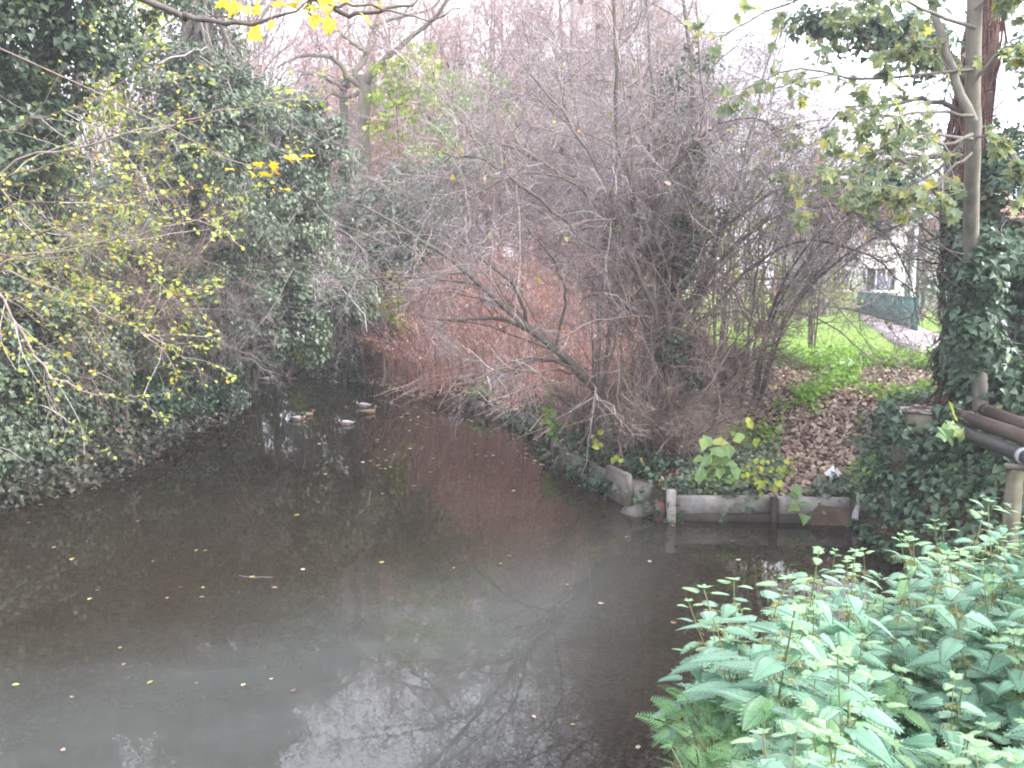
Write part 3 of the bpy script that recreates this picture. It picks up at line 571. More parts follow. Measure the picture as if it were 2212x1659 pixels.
bush('holly_thicket', 'dark wood of evergreen thicket behind the left bank trees', [(np.array([x_, y_, RNG.uniform(1.5, 9)]), (1.6, 1.6, 1.8), 26) for x_, y_ in zip(RNG.uniform(-14, -9.8, 26), np.linspace(13, 33, 26))] +
     [(np.array([x_, y_, RNG.uniform(2, 6)]), (1.5, 1.4, 1.6), 24) for x_, y_ in zip(RNG.uniform(-10.5, -8.8, 12), np.linspace(14, 31, 12))], 46, .12, 'kite', 'dark', cr=.55, stems=24, cat='thicket')
# yellow maple showing through the gap, and the autumn crown on the far side
bush('yellow_maple', 'yellow green leaved tree glowing through the gap at the top left', [A0(265, 40, 21, .8, 12), A0(270, 130, 21, .8, 12), A0(230, 200, 20.5, .7, 9), A0(300, -80, 21.5, 1.0, 12), A0(235, 250, 20.5, .6, 7), A0(330, 20, 22, .5, 5)], 26, .13, 'oval', 'lime', cr=.36, stems=6, cat='tree')
# bare shrubs on the left bank
def bare_shrub(label, x, y, h, lean, n=7, mat='twig', spread=.8, name='bare_shrub', k=(12, 9, 5), tw=.0034, leaf=0, lm='yellowgreen', ls=.06, zo=0):
    z = gz(x, y); z = max(z, 0) + zo; t = thing(name, label, 'shrub', (x, y, z - .05))
    st_ = []
    for i in range(n):
        a = RNG.uniform(0, 6.28); s_ = spread * RNG.uniform(.3, 1)
        st_.append(spline([(x + .1 * math.cos(a), y + .1 * math.sin(a), z - .05), (x + lean[0] * .3 + s_ * .4 * math.cos(a), y + lean[1] * .3 + s_ * .4 * math.sin(a), z + h * .5), (x + lean[0] + s_ * math.cos(a) * 1.4, y + lean[1] + s_ * math.sin(a) * 1.4, z + h * RNG.uniform(.75, 1.05))], 10, .04))
    P = np.array(st_); R = np.tile(np.linspace(.035, .01, 10), (n, 1)) * RNG.uniform(.6, 1.2, (n, 1))
    A, RA = grow(P, R, k[0], .7, .5, .5, 6, .2, (0, 0, -.02), .2, 1, .005); B, RB = grow(A, RA, k[1], .75, .5, .5, 4, .25, (0, 0, -.04), .15, 1, tw); C_, RC = grow(B, RB, k[2], .8, .55, .6, 2, .3, (0, 0, 0), .1, 1, tw * .8, lmin=.14)
    for i in range(n): tubes('stem', [(P[i:i + 1], R[i:i + 1], 7)], M['bark'], t)
    tubes('crown', [(A, RA, 4), (B, RB, 3), (C_, RC, 3)], M[mat], t)
    if leaf:
        p, tg = spots(C_, leaf); leaves('foliage', p, RNG.normal(0, .5, p.shape) + [0, -.2, .6], tg + RNG.normal(0, .6, p.shape), RNG.uniform(.6, 1.2, len(p)) * ls, 'oval', M[lm], t)
    return t
q = A_(560, 850, 20.5); bare_shrub('grey bare shrub fanning out in front of the ivy on the left bank', q[0] - 1.0, q[1], 5.2, (1.1, -.6), 8)
q = A_(330, 900, 16.5); bare_shrub('bare thorny shrub with fine twigs over the middle of the left bank', q[0] - .7, q[1], 4.6, (1.0, -.8), 8, 'browntwig', leaf=260)
q = A_(180, 930, 14); bare_shrub('bare brown shrub hanging over the near left bank', q[0] - .6, q[1], 4.2, (.9, -.8), 8, 'browntwig', leaf=380)
q = A_(640, 780, 27); gs = bare_shrub('tall grey bare shrub below the forked tree on the left bank', q[0] - 1.5, q[1], 8.0, (.6, -.5), 8, 'twig', 1.3, k=(14, 10, 4), tw=.0045)
for (px, Y_, s_, lb) in ((510, 25, 1.35, 'tall bare sapling with a haze of grey twigs above the ivy on the left bank'), (1560, 19, .9, 'grey bare shrub behind the hawthorn on the park side'), 
                         (1430, 30, 1.3, 'tall grey bare shrub rising far behind the hawthorn'), (1230, 34, 1.2, 'tall bare shrub at the back of the red canes'), (1290, 16.6, .72, 'low grey bare shrub between the hawthorn and the leaning tree'), (1760, 17.5, .5, 'grey bare shrub behind the brown drooping shrub'), (1600, 27, 1.25, 'tall bare shrub behind the lawn edge shrubs'), (1300, 25, 1.15, 'bare shrub in the middle of the red canes behind the hawthorn')):
    q = A_(px, 600, Y_); o = copy_tree(gs); o.location = (q[0], q[1], gz(q[0], q[1]) - .05); o.rotation_euler = (0, 0, RNG.uniform(0, 6.28)); o.scale = (s_,) * 3; o['label'] = lb
ps0 = bare_shrub('pinkish brown bare thicket beyond the bend behind the green bushes', -9.5, 37, 7, (0, 0), 9, 'pinktwig', 2.2, k=(14, 10, 4), tw=.0075, leaf=900, lm='deadleaf', ls=.16)
ps0['group'] = 'pinkish bare thickets closing the view beyond the bend'
for i, (x_, y_, s_) in enumerate([(-13, 36, 1.2), (-6.5, 38, 1.1), (-4, 36.5, 1.0), (-1.5, 37.5, 1.15), (1, 36, 1.0), (3.5, 37, 1.1), (6, 35.5, .9), (-8, 41, 1.5), (-3, 42, 1.5), (1.5, 42, 1.4), (5, 41, 1.3), (8, 40, 1.0), (-16, 39, 1.5), (-11, 43, 1.6)]):
    o = copy_tree(ps0); o.location = (x_, y_, gz(x_, y_)); o.rotation_euler = (0, 0, RNG.uniform(0, 6.28)); o.scale = (s_,) * 3
# long arching hazel branches with yellow green leaves, rooted left of the picture
hz = thing('hazel_shrub', 'long arching branches with small yellow green leaves reaching in from the left', 'shrub', (-7.6, 10.6, gz(-7.6, 10.6)))
hz.location.z = max(0.2, gz(-8.6, 10.9)); hz.location.x = -8.9; hz.location.y = 11.2
root = wloc(hz)
paths = [((0, 380, 10), (150, 325, 9.8), (300, 285, 9.6), (430, 255, 9.5), (560, 225, 9.4), (650, 190, 9.4)), ((-20, 430, 10.2), (90, 365, 10), (200, 330, 9.9), (300, 330, 9.8), (380, 285, 9.8)),
         ((-20, 580, 10), (130, 545, 9.8), (290, 505, 9.5), (430, 472, 9.4), (540, 452, 9.3)), ((-20, 540, 10), (100, 500, 9.8), (220, 445, 9.7), (370, 412, 9.6)),
         ((-40, 620, 9.6), (40, 710, 9.4), (100, 800, 9.2), (180, 845, 9.1), (250, 858, 9.0), (310, 852, 9)), ((-30, 600, 10), (100, 620, 10), (230, 680, 9.8), (330, 730, 9.6), (400, 770, 9.6)),
         ((-30, 330, 10.3), (60, 270, 10.2), (160, 230, 10.2), (260, 180, 10.1), (300, 130, 10.1)), ((-30, 480, 10), (120, 430, 9.6), (260, 400, 9.4), (350, 360, 9.4)), ((-30, 650, 9.8), (30, 640, 9.8), (90, 655, 9.6), (170, 640, 9.6), (260, 650, 9.5)),
         ((150, 540, 10.4), (300, 560, 10.2), (350, 620, 10.1), (420, 640, 10)), ((-30, 420, 10.2), (40, 470, 10.2), (100, 540, 10), (190, 600, 10), (250, 640, 10)), ((-40, 560, 9.9), (20, 555, 9.8), (110, 560, 9.8), (240, 530, 9.7), (300, 530, 9.6))]
PP = np.array([spline([root + [RNG.uniform(-.3, .3), RNG.uniform(-.3, .3), -.1], (root + A_(*p[0])) / 2 + [-.2, .1, .35]] + [A_(*c) for c in p], 26, .02) for p in paths])
RR_ = np.tile(np.linspace(.02, .004, 26), (len(PP), 1))
for i in range(len(PP)): tubes('branch', [(PP[i:i + 1], RR_[i:i + 1], 6)], M['browntwig'], hz)
A, RA = grow(PP, RR_, 16, .6, .16, .45, 5, .16, (0, 0, .0), .35, 1, .003, lmin=.3); B, RB = grow(A, RA, 4, .7, .5, .6, 3, .2, (0, 0, -.03), .2, 1, .0022)
tubes('twig', [(A, RA, 4), (B, RB, 3)], M['twig'], hz)
p1, t1_ = spots(A, 1150, .1); p2, t2_ = spots(B, 1250, .1); p3, t3_ = spots(PP, 480, .42); p = np.concatenate([p1, p2, p3]); tg = np.concatenate([t1_, t2_, t3_])
leaves('foliage', p + RNG.normal(0, .015, p.shape), RNG.normal(0, .45, p.shape) + [0, -.35, .7], tg * .6 + RNG.normal(0, .6, p.shape) + [0, 0, -.5], RNG.uniform(.034, .074, len(p)), 'oval', M['yellowgreen'], hz)

# ------------------------------------------------------------------ ground cover scattered on the banks
def scatter(n, x0, x1, y0, y1, mask):
    x = RNG.uniform(x0, x1, n); y = RNG.uniform(y0, y1, n); d = shore(x, y); k = mask(x, y, d) > RNG.random(n); x, y = x[k], y[k]
    e = .08; z = ground(x, y); zx = (ground(x + e, y) - z) / e; zy = (ground(x, y + e) - z) / e
    return np.stack([x, y, z], -1), unit(np.stack([-zx, -zy, np.ones_like(x)], -1))
def cover(name, label, cat, n, box, mask, size, shape, mat, lift=.08, tilt=.45, down=.6, kind='stuff'):
    p, nn = scatter(n, *box, mask); p = p + nn * (RNG.random((len(p), 1)) ** 1.6) * lift + [0, 0, .012]
    o = leaves(name, p, nn + RNG.normal(0, tilt, p.shape), RNG.normal(0, .7, p.shape) - [0, 0, down], size * RNG.uniform(.6, 1.3, len(p)), shape, M[mat], None, np.clip(RNG.normal(.5, .25, len(p)), 0, 1))
    return tag(o, label, cat, None, kind)
patch = lambda x, y, s, o: .5 + .5 * np.sin(x * s + o + np.sin(y * s * 1.3)) * np.sin(y * s * .9 + o * 2 + np.sin(x * s))
cover('ivy_carpet', 'small grey green and rusty leaves of ivy and bramble covering the left bank', 'ground cover', 42000, (-11, -6.5, 10.5, 25), lambda x, y, d: (d > -.2) * (d < 3.2) * .95, .095, 'ivy', 'bank', .6, .5)
cover('ivy_carpet', 'dark ivy hanging down the right bank beneath the pipes', 'ground cover', 30000, (4.3, 11, 8.4, 13.5), lambda x, y, d: (d > -.25) * (d < 3.5) * sst(x + (12 - y) * .5, 5.0, 5.9) * .95, .1, 'ivy', 'ivy', .3, .5)
cover('ivy_carpet', 'ivy patches trailing along the foot of the leafy slope', 'ground cover', 9000, (2.2, 6, 11.7, 13.4), lambda x, y, d: (d > .0) * (d < 1.2) * (patch(x, y, 2.2, 1) > .4) * .8, .09, 'ivy', 'ivy_grey', .22, .5)
cover('ivy_carpet', 'ivy clump hanging over the wall at the foot of the hawthorn', 'ground cover', 11000, (-.4, 2.6, 11.6, 20.5), lambda x, y, d: (d > -.25) * (d < 1.1) * np.where(y < 16, .85, .75 * (patch(x, y, 1.7, 2) > .35)), .095, 'ivy', 'ivy', .45, .5)
cover('ivy_carpet', 'dark ivy and low growth along the far bank at the bend', 'ground cover', 16000, (-14, -5.5, 28.5, 38), lambda x, y, d: (d > -.1) * (d < 4) * .9, .13, 'kite', 'ivy', .5, .5)
cover('fallen_leaves', 'brown and tan fallen leaves littering the slope on the right bank', 'leaf litter', 42000, (2.4, 10.5, 11.8, 19), lambda x, y, d: (d > .1) * (1 - .75 * sst(y, 15, 18)) * .7, .088, 'curl', 'litter', .05, .45)
cover('fallen_leaves', 'orange brown fallen leaves on the muddy shore and under the canes', 'leaf litter', 26000, (-8, 2.2, 15, 33), lambda x, y, d: (d > -.05) * (d < 5) * .55, .14, 'curl', 'litter', .06, .45)
cover('fallen_leaves', 'dead leaves on the soil under the nettles', 'leaf litter', 3000, (.2, 5, .8, 7), lambda x, y, d: (d > .15) * .5, .09, 'curl', 'litter', .04, .4)
cover('grass', 'bright green lawn grass beside the park path', 'grass', 38000, (5, 20, 15.2, 44), lambda x, y, d: lawn(x, y) * (d > 3.5) * np.clip(1.3 - (y - 15) * .03, .3, 1) * (np.abs(x - np.interp(y, cx[:, 1], cx[:, 0])) > 1.0), .16, 'blade', 'grass', .01, .25, -1.4)
cover('weeds', 'bright lime green weeds at the top of the leafy slope', 'weeds', 15000, (5.0, 10, 13.6, 18), lambda x, y, d: (d > 1.5) * (patch(x, y, 1.5, .6) > .42) * (x > 5.2) * np.clip(1.4 - np.abs(y - 15.3) * .45, 0, 1), .1, 'kite', 'weed', .32, .5, 0)
cover('weeds', 'scattered green weeds along the foot of the slope above the wall', 'weeds', 6500, (2.6, 7, 11.8, 14.5), lambda x, y, d: (d > .1) * (patch(x, y, 2.7, 3.1) > .66), .085, 'kite', 'weed', .25, .5, 0)

# ------------------------------------------------------------------ centre: the hawthorn, the leaning tree and the knotweed
ht = thing('hawthorn_tree', 'grey bare hawthorn with a wide tangle of twigs on the corner of the right bank', 'tree', (2.6, 14.0, gz(2.6, 14.0)))
hb = wloc(ht)
stems = [([(1425, 800, 13.9), (1420, 600, 13.7), (1370, 420, 13.5), (1330, 280, 13.4), (1335, 100, 13.4), (1320, -120, 13.4)], .085, .03), ([(1450, 800, 14), (1465, 600, 14), (1490, 400, 14.1), (1500, 200, 14.2), (1480, 0, 14.3), (1500, -200, 14.4)], .1, .03),
         ([(1440, 820, 13.8), (1400, 640, 13.4), (1340, 500, 13), (1300, 380, 12.8), (1220, 250, 12.6), (1130, 150, 12.5)], .07, .02), ([(1460, 800, 14), (1520, 620, 14.2), (1600, 520, 14.3), (1700, 440, 14.4), (1830, 340, 14.5), (1900, 250, 14.6)], .07, .02),
         ([(1450, 760, 14), (1530, 560, 14.6), (1600, 380, 15), (1640, 200, 15.3), (1700, 20, 15.6)], .06, .02), ([(1445, 700, 14), (1380, 520, 14.6), (1260, 400, 15), (1130, 330, 15.2), (1030, 300, 15.4)], .06, .02),
         ([(1430, 780, 13.8), (1300, 560, 13), (1180, 440, 12.6), (1060, 350, 12.4), (960, 330, 12.4)], .05, .02), ([(1470, 780, 14), (1600, 600, 13.8), (1740, 520, 13.6), (1880, 560, 13.4), (1990, 640, 13.4)], .05, .015),
         ([(1450, 700, 13.8), (1420, 480, 13.2), (1480, 330, 12.8), (1600, 260, 12.6), (1720, 300, 12.5)], .045, .014), ([(1440, 760, 13.8), (1360, 560, 13.2), (1270, 420, 12.9), (1150, 370, 12.7), (1000, 430, 12.5), (900, 520, 12.4)], .045, .012),
         ([(1470, 700, 13.8), (1620, 500, 13.4), (1780, 440, 13.2), (1900, 490, 13.1), (1965, 600, 13), (1985, 700, 13)], .045, .01), ([(1480, 600, 13.8), (1650, 430, 13.5), (1820, 395, 13.3), (1950, 440, 13.2), (2030, 540, 13.1)], .045, .01),
         ([(1440, 640, 13.9), (1400, 420, 13.8), (1410, 220, 13.8), (1400, 40, 13.8), (1380, -150, 13.8)], .055, .02)]
HP = np.array([spline([hb + [RNG.uniform(-.18, .18), RNG.uniform(-.18, .18), -.1]] + [A_(*c) for c in p], 20, .03) for p, _, _ in stems]); HR = np.array([np.linspace(a * .8, b_ * .7, 20) for _, a, b_ in stems])
for i in range(len(HP)): tubes('stem', [(HP[i:i + 1], HR[i:i + 1], 9)], M['bark'], ht, rlo=.3)
A, RA = grow(HP, HR, 18, .85, .42, .45, 8, .17, (-.012, 0, -.02), .24, 1, .007)
B, RB = grow(A, RA, 10, .8, .55, .5, 6, .2, (0, 0, -.03), .12, 1, .0048)
C_, RC = grow(B, RB, 6, .85, .52, .6, 2, .26, (0, 0, -.05), .1, 1, .0034, lmin=.22)
D_, RD = grow(C_, RC, 2, .9, .6, .7, 2, .3, (0, 0, -.03), .1, 1, .0026, lmin=.14)
tubes('branch', [(A, RA, 5)], M['browntwig'], ht, rlo=.3)
tubes('crown', [(B, RB, 3), (C_, RC, 3), (D_, RD, 3)], M['twig'], ht)
p, tg = spots(C_, 260); leaves('foliage', p, RNG.normal(0, .6, p.shape) + [0, -.3, .5], RNG.normal(0, .7, p.shape) - [0, 0, .5], RNG.uniform(.04, .09, len(p)), 'oval', M['yellowgreen'], ht)
p, tg = spots(B, 90); leaves('dead_foliage', p, RNG.normal(0, 1, p.shape), RNG.normal(0, .7, p.shape) - [0, 0, .8], RNG.uniform(.08, .16, len(p)), 'curl', M['litter'], ht)
# dead ivy stems wrapped round the hawthorn and live ivy on it
Vn = []
for k in range(46):
    s_ = stems[RNG.integers(0, 3)][0]; o1 = RNG.normal(0, .22, 3); o2 = RNG.normal(0, .4, 3)
    Vn.append(spline([hb + RNG.normal(0, .35, 3) * [1, 1, .1], A_(1440 + RNG.normal(0, 60), 760 + RNG.normal(0, 60), 13.7) + o1 * .6, A_(1445 + RNG.normal(0, 80), 560 + RNG.normal(0, 80), 13.7) + o1, A_(1460 + RNG.normal(0, 110), 430 + RNG.normal(0, 90), 13.7) + o2], 18, .035))
Vn = np.array(Vn); VR = np.tile(np.linspace(.02, .006, 18), (len(Vn), 1)) * RNG.uniform(.5, 1.3, (len(Vn), 1))
VA, VRA = grow(Vn, VR, 10, 1.0, .3, .5, 7, .4, (0, 0, -.06), .2, 1, .004); VB, VRB = grow(VA, VRA, 5, 1.0, .5, .6, 5, .4, (0, 0, -.06), .1, 1, .003)
tubes('dead_ivy_tangle', [(Vn, VR, 5), (VA, VRA, 4), (VB, VRB, 3)], M['browntwig'], ht, rlo=.25)
cloud_leaves('ivy_foliage', [(A_(1460, 560, 13.7), (.35, .35, .8), 24), (A_(1470, 330, 14), (.45, .4, .7), 18), (A_(1450, 780, 13.6), (.35, .3, .7), 18), (A_(1490, 180, 14.2), (.5, .4, .6), 12), (A_(1520, 480, 14), (.4, .35, .5), 12)], 34, .085, 'ivy', 'ivy', ht, cr=.22)

lt = thing('leaning_tree', 'dark crooked tree leaning left from the bank out over the water', 'tree', (1.95, 14.6, gz(1.95, 14.6) - .05))
lb0 = wloc(lt)
LP, LR = limb([lb0, A_(1300, 870, 14.2), A_(1245, 795, 13.9), A_(1185, 742, 13.6), A_(1090, 665, 13.1), A_(990, 572, 12.6), A_(900, 512, 12.2), A_(780, 440, 11.8)], .095, .012, 26, .01)
tubes('trunk', [(LP, LR, 11)], M['bark'], lt, rlo=.4)
LL = []
for p, r0, r1 in (([(1185, 742, 13.6), (1090, 690, 13.4), (1000, 690, 13.2), (930, 690, 13)], .05, .012), ([(1140, 705, 13.4), (1110, 620, 13), (1040, 560, 12.8), (950, 500, 12.6)], .045, .012),
                  ([(1250, 800, 13.9), (1160, 770, 13.3), (1060, 790, 12.8), (960, 740, 12.5)], .04, .01), ([(1200, 750, 13.6), (1220, 640, 13.2), (1190, 560, 13), (1120, 470, 12.8)], .04, .012), ([(1040, 620, 12.9), (930, 600, 12.5), (820, 600, 12.2), (720, 610, 12)], .035, .008), ([(1290, 850, 14), (1330, 720, 13.6), (1310, 620, 13.4), (1350, 520, 13.2)], .045, .012)):
    P, R = limb([A_(*c) for c in p], r0 * .7, r1 * .7, 16, .012); LL.append((P, R)); tubes('limb', [(P, R, 7)], M['bark'], lt, rlo=.4)
QP = np.concatenate([LP[:, ::2][:, :13]] + [spline(P[0], 13)[None] for P, _ in LL]); QR = np.concatenate([LR[:, ::2][:, :13]] + [np.linspace(R[0, 0], R[0, -1], 13)[None] for _, R in LL])
A, RA = grow(QP, QR, 16, .75, .4, .4, 8, .17, (-.01, -.02, .0), .2, 1, .006); B, RB = grow(A, RA, 8, .75, .5, .5, 5, .2, (0, 0, -.03), .15, 1, .0035); C_, RC = grow(B, RB, 4, .8, .55, .6, 2, .24, (0, 0, -.03), .1, 1, .003, lmin=.16)
tubes('branch', [(A, RA, 5)], M['browntwig'], lt, rlo=.2, rhi=.8); tubes('crown', [(B, RB, 3), (C_, RC, 3)], M['twig'], lt, rlo=.1)

# second bare shrub reaching to the right above the leafy slope
bare_shrub('brown bare shrub drooping over the leafy slope right of the hawthorn', 4.4, 15.0, 4.8, (1.5, -.9), 7, 'twig', 1.3, k=(14, 10, 5), tw=.0035, leaf=420, ls=.07)
br_ = bare_shrub('low tangled briar between the hawthorn and the leafy slope', 3.6, 14.6, 2.3, (.3, -.7), 9, 'browntwig', .9, k=(11, 9, 5), tw=.003, leaf=120)

for x_, y_, s_, lb in ((2.05, 13.9, .62, 'brown briar tangled round the foot of the leaning tree'), (2.75, 12.85, .5, 'brown briar drooping over the hollow beside the pale concrete post'), (1.5, 15.6, .6, 'brown briar hanging over the slab wall left of the leaning tree'), (3.1, 13.9, .7, 'brown briar filling the right foot of the hawthorn'), (1.35, 17.6, .55, 'brown briar at the edge of the red canes above the slabs')):
    o = copy_tree(br_); o.location = (x_, y_, gz(x_, y_) - .05); o.rotation_euler = (0, 0, RNG.uniform(0, 6.28)); o.scale = (s_ * 1.25, s_ * 1.25, s_); o['label'] = lb
# tall canes: a dense red brown stand on the far right bank
def canes(n, box, mask, h0, h1, seg=6):
    p, _ = scatter(n, *box, mask); n = len(p); h = RNG.uniform(h0, h1, n) * (.74 + .36 * patch(p[:, 0], p[:, 1], 1.3, .7)) * np.where(RNG.random(n) < .06, 1.2, 1); e_ = .1; d0 = shore(p[:, 0], p[:, 1]); gr = np.stack([shore(p[:, 0] + e_, p[:, 1]) - d0, shore(p[:, 0], p[:, 1] + e_) - d0], -1) / e_; ln = RNG.normal(0, .16, (n, 2)) + [-.06, -.08] - gr * (np.clip(1.3 - d0, 0, 1) * RNG.uniform(0, .75, n) * (RNG.random(n) < .35))[:, None]; h = h * np.where(d0 < 1.2, RNG.uniform(.6, 1, n), 1)
    P = np.empty((n, seg, 3)); t = np.linspace(0, 1, seg)
    for k in range(seg):
        P[:, k, :2] = p[:, :2] + ln * (t[k] ** 1.6)[..., None] * h[:, None] + RNG.normal(0, .015, (n, 2)) * (k > 0); P[:, k, 2] = p[:, 2] - .05 + h * (t[k] - .25 * np.clip(1.3 - d0, 0, 1) * t[k] ** 3)
    R = RNG.uniform(.006, .012, n)[:, None] * np.linspace(1, .5, seg)[None]
    return P, R
cmask = lambda x, y, d: (d > .12) * (d < 9) * sst(-x + (24 - y) * -.28, -4.2, -3.0) * (y > 14.6)
cP, cR = canes(5000, (-6.2, 5.0, 14.6, 34), cmask, 2.7, 4.1)
keep = np.argsort(np.linalg.norm(cP[:, 0], axis=1))
A, RA = grow(cP, cR, 2, .8, .24, .45, 2, .2, (0, 0, .05), .45, 1, .004, lmin=.2)
kn = tubes('knotweed', [(cP[keep[140:]], cR[keep[140:]], 3), (A, RA, 3)], M['cane'], None)
tag(kn, 'dense stand of bare red brown canes behind the leaning tree', 'canes', None, 'stuff')
p, tg = spots(A, 7000, .2); p2, _ = spots(cP, 3500, .5); p = np.concatenate([p, p2])
dl = leaves('knotweed_foliage', p, RNG.normal(0, 1, p.shape), RNG.normal(0, .5, p.shape) - [0, 0, .9], RNG.uniform(.05, .13, len(p)), 'kite', M['deadleaf']); tag(dl, 'withered pinkish brown leaves hanging in the cane stand', 'dead leaves', None, 'stuff')
for i in keep[:140]:
    o = tubes('knotweed_cane', [(cP[i:i + 1], cR[i:i + 1] * 1.15, 6)], M['cane'], None)
    tag(o, 'upright red brown cane at the front edge of the cane stand', 'cane', 'canes at the front of the stand')
# broken canes lying over the wall towards the water
for k in range(90):
    u = RNG.random(); bx, by = np.interp(u, [0, .5, 1], [-3.4, .2, 1.3]), np.interp(u, [0, .5, 1], [25.4, 21.3, 16.5])
    bx += RNG.uniform(.2, 1.0); by += RNG.uniform(-.4, .8); bz = gz(bx, by) + RNG.uniform(.1, .5); L_ = RNG.uniform(.6, 2.2); a = RNG.uniform(1.6, 5.4)
    e = np.array([bx + L_ * math.cos(a) * .9, by + L_ * math.sin(a) * .6, max(.04, bz - L_ * RNG.uniform(.15, .5))])
    P = spline([(bx, by, bz), (np.array([bx, by, bz]) + e) / 2 + [0, 0, .08], e], 7, .01)[None]
    o = tubes('broken_cane', [(P, np.full((1, 7), RNG.uniform(.006, .011)), 5)], M['cane'], None, rlo=.5)
    tag(o, 'broken dead cane leaning over the concrete bank edge towards the water', 'cane', 'broken canes along the bank edge')

# ------------------------------------------------------------------ right bank: ivy clad tree, sycamore, abutment, pipes
vt = thing('ivy_tree', 'stout tree wrapped in reddish ivy stems and dark ivy at the right edge', 'tree', (7.35, 12.6, gz(7.35, 12.6) - .1))
vb = wloc(vt)
P, R = limb([vb, A_(2090, 640, 12.7), A_(2085, 420, 12.7), A_(2110, 200, 12.8), A_(2135, -20, 12.9), A_(2150, -300, 13)], .3, .17, 20, .02)
tubes('trunk', [(P, R, 12)], M['redbark'], vt)
VS = np.array([spline([vb + [RNG.normal(0, .4), RNG.normal(0, .3), 0]] + [P[0, i] + unit(np.array([math.cos(a + i * s_), math.sin(a + i * s_), 0])) * (R[0, i] + .03) for i in range(3, 20, 3)], 24, .025) for a, s_ in zip(RNG.uniform(0, 6.28, 40), RNG.normal(0, .12, 40))])
SR = np.tile(np.linspace(.035, .012, 24), (40, 1)) * RNG.uniform(.5, 1.2, (40, 1)); X1, XR1 = grow(VS, SR, 14, 1.1, .1, .5, 4, .3, (0, 0, 0), .2, 1, .004, lmin=.15)
tubes('ivy_stem', [(VS, SR, 5), (X1, XR1, 3)], M['redbark'], vt)
for p, r0 in (([(2085, 330, 12.7), (1960, 345, 12.3), (1830, 372, 12), (1700, 390, 11.9)], .05), ([(2110, 180, 12.8), (2020, 100, 12.3), (1900, 60, 12), (1760, 40, 11.8)], .06), ([(2100, 260, 12.8), (2000, 215, 12.6), (1850, 240, 12.2), (1740, 300, 12)], .045), ([(2080, 520, 12.6), (2020, 420, 12.2), (1960, 350, 12), (1930, 290, 11.8)], .035)):
    P_, R_ = limb([A_(*c) for c in p], r0, .008, 14, .03); tubes('limb', [(P_, R_, 6)], M['bark'], vt)
    A, RA = grow(P_, R_, 16, .8, .3, .4, 5, .2, (0, 0, -.03), .2, 1, .004); B, RB = grow(A, RA, 5, .8, .5, .5, 4, .22, (0, 0, -.05), .2, 1, .003)
    tubes('twig', [(A, RA, 4), (B, RB, 3)], M['browntwig'], vt)
    p, tg = spots(B, 300); leaves('foliage', p, RNG.normal(0, .5, p.shape) + [0, -.3, .6], tg + RNG.normal(0, .5, p.shape) - [0, 0, .6], RNG.uniform(.06, .12, len(p)), 'oval', M['syc'], vt)
cloud_leaves('ivy_foliage', [(A_(2170, 480, 12), (.6, .5, .6), 26), (A_(2200, 600, 11.8), (.7, .6, .7), 30), (A_(2130, 640, 12.1), (.45, .4, .6), 24), (A_(2210, 740, 11.6), (.7, .6, .6), 30), (A_(2110, 760, 12.1), (.4, .4, .45), 22), (A_(2150, 720, 11.9), (.5, .4, .6), 22), (A_(2250, 400, 12), (.7, .6, .8), 26), (A_(2090, 560, 12.3), (.25, .3, .6), 14), (A_(2080, 800, 12.2), (.35, .35, .3), 14), (A_(2200, 850, 11.2), (.8, .5, .5), 26), (A_(2290, 640, 11.8), (.8, .7, 1.4), 40), (A_(2250, 200, 12.6), (.8, .7, .9), 20), (A_(2130, 380, 12.6), (.3, .3, .5), 12), (A_(1850, 62, 12), (.5, .3, .2), 7), (A_(1940, 80, 12.1), (.45, .3, .25), 8), (A_(1770, 42, 11.9), (.3, .2, .15), 4), (A_(1890, 405, 11.9), (.35, .25, .15), 6), (A_(2010, 110, 12.4), (.35, .3, .3), 7)], 62, .105, 'ivy', 'ivy', vt, cr=.3, down=.9)
cloud_leaves('ivy_foliage', [(A_(2120, 600, 10.0), (.2, .15, .2), 9), (A_(2105, 680, 10.2), (.25, .15, .3), 12), (A_(2130, 760, 10.4), (.3, .2, .25), 12), (A_(2150, 560, 10.2), (.25, .2, .3), 9)], 44, .1, 'ivy', 'ivy', vt, cr=.2, down=.9)
sy = thing('sycamore_sapling', 'slender smooth grey sycamore with big green leaves in front of the ivy clad tree', 'tree', (*A_(2125, 860, 11.2)[:2], gz(*A_(2125, 860, 11.2)[:2]) - .1))
sb = wloc(sy)
P, R = limb([sb, A_(2112, 720, 10.8), A_(2098, 520, 10.2), A_(2102, 320, 9.6), A_(2102, 190, 9.4), A_(2106, 0, 9.2), A_(2110, -180, 9)], .1, .07, 22, .003)
tubes('trunk', [(P, R, 14)], M['smooth_bark'], sy)
SL = []
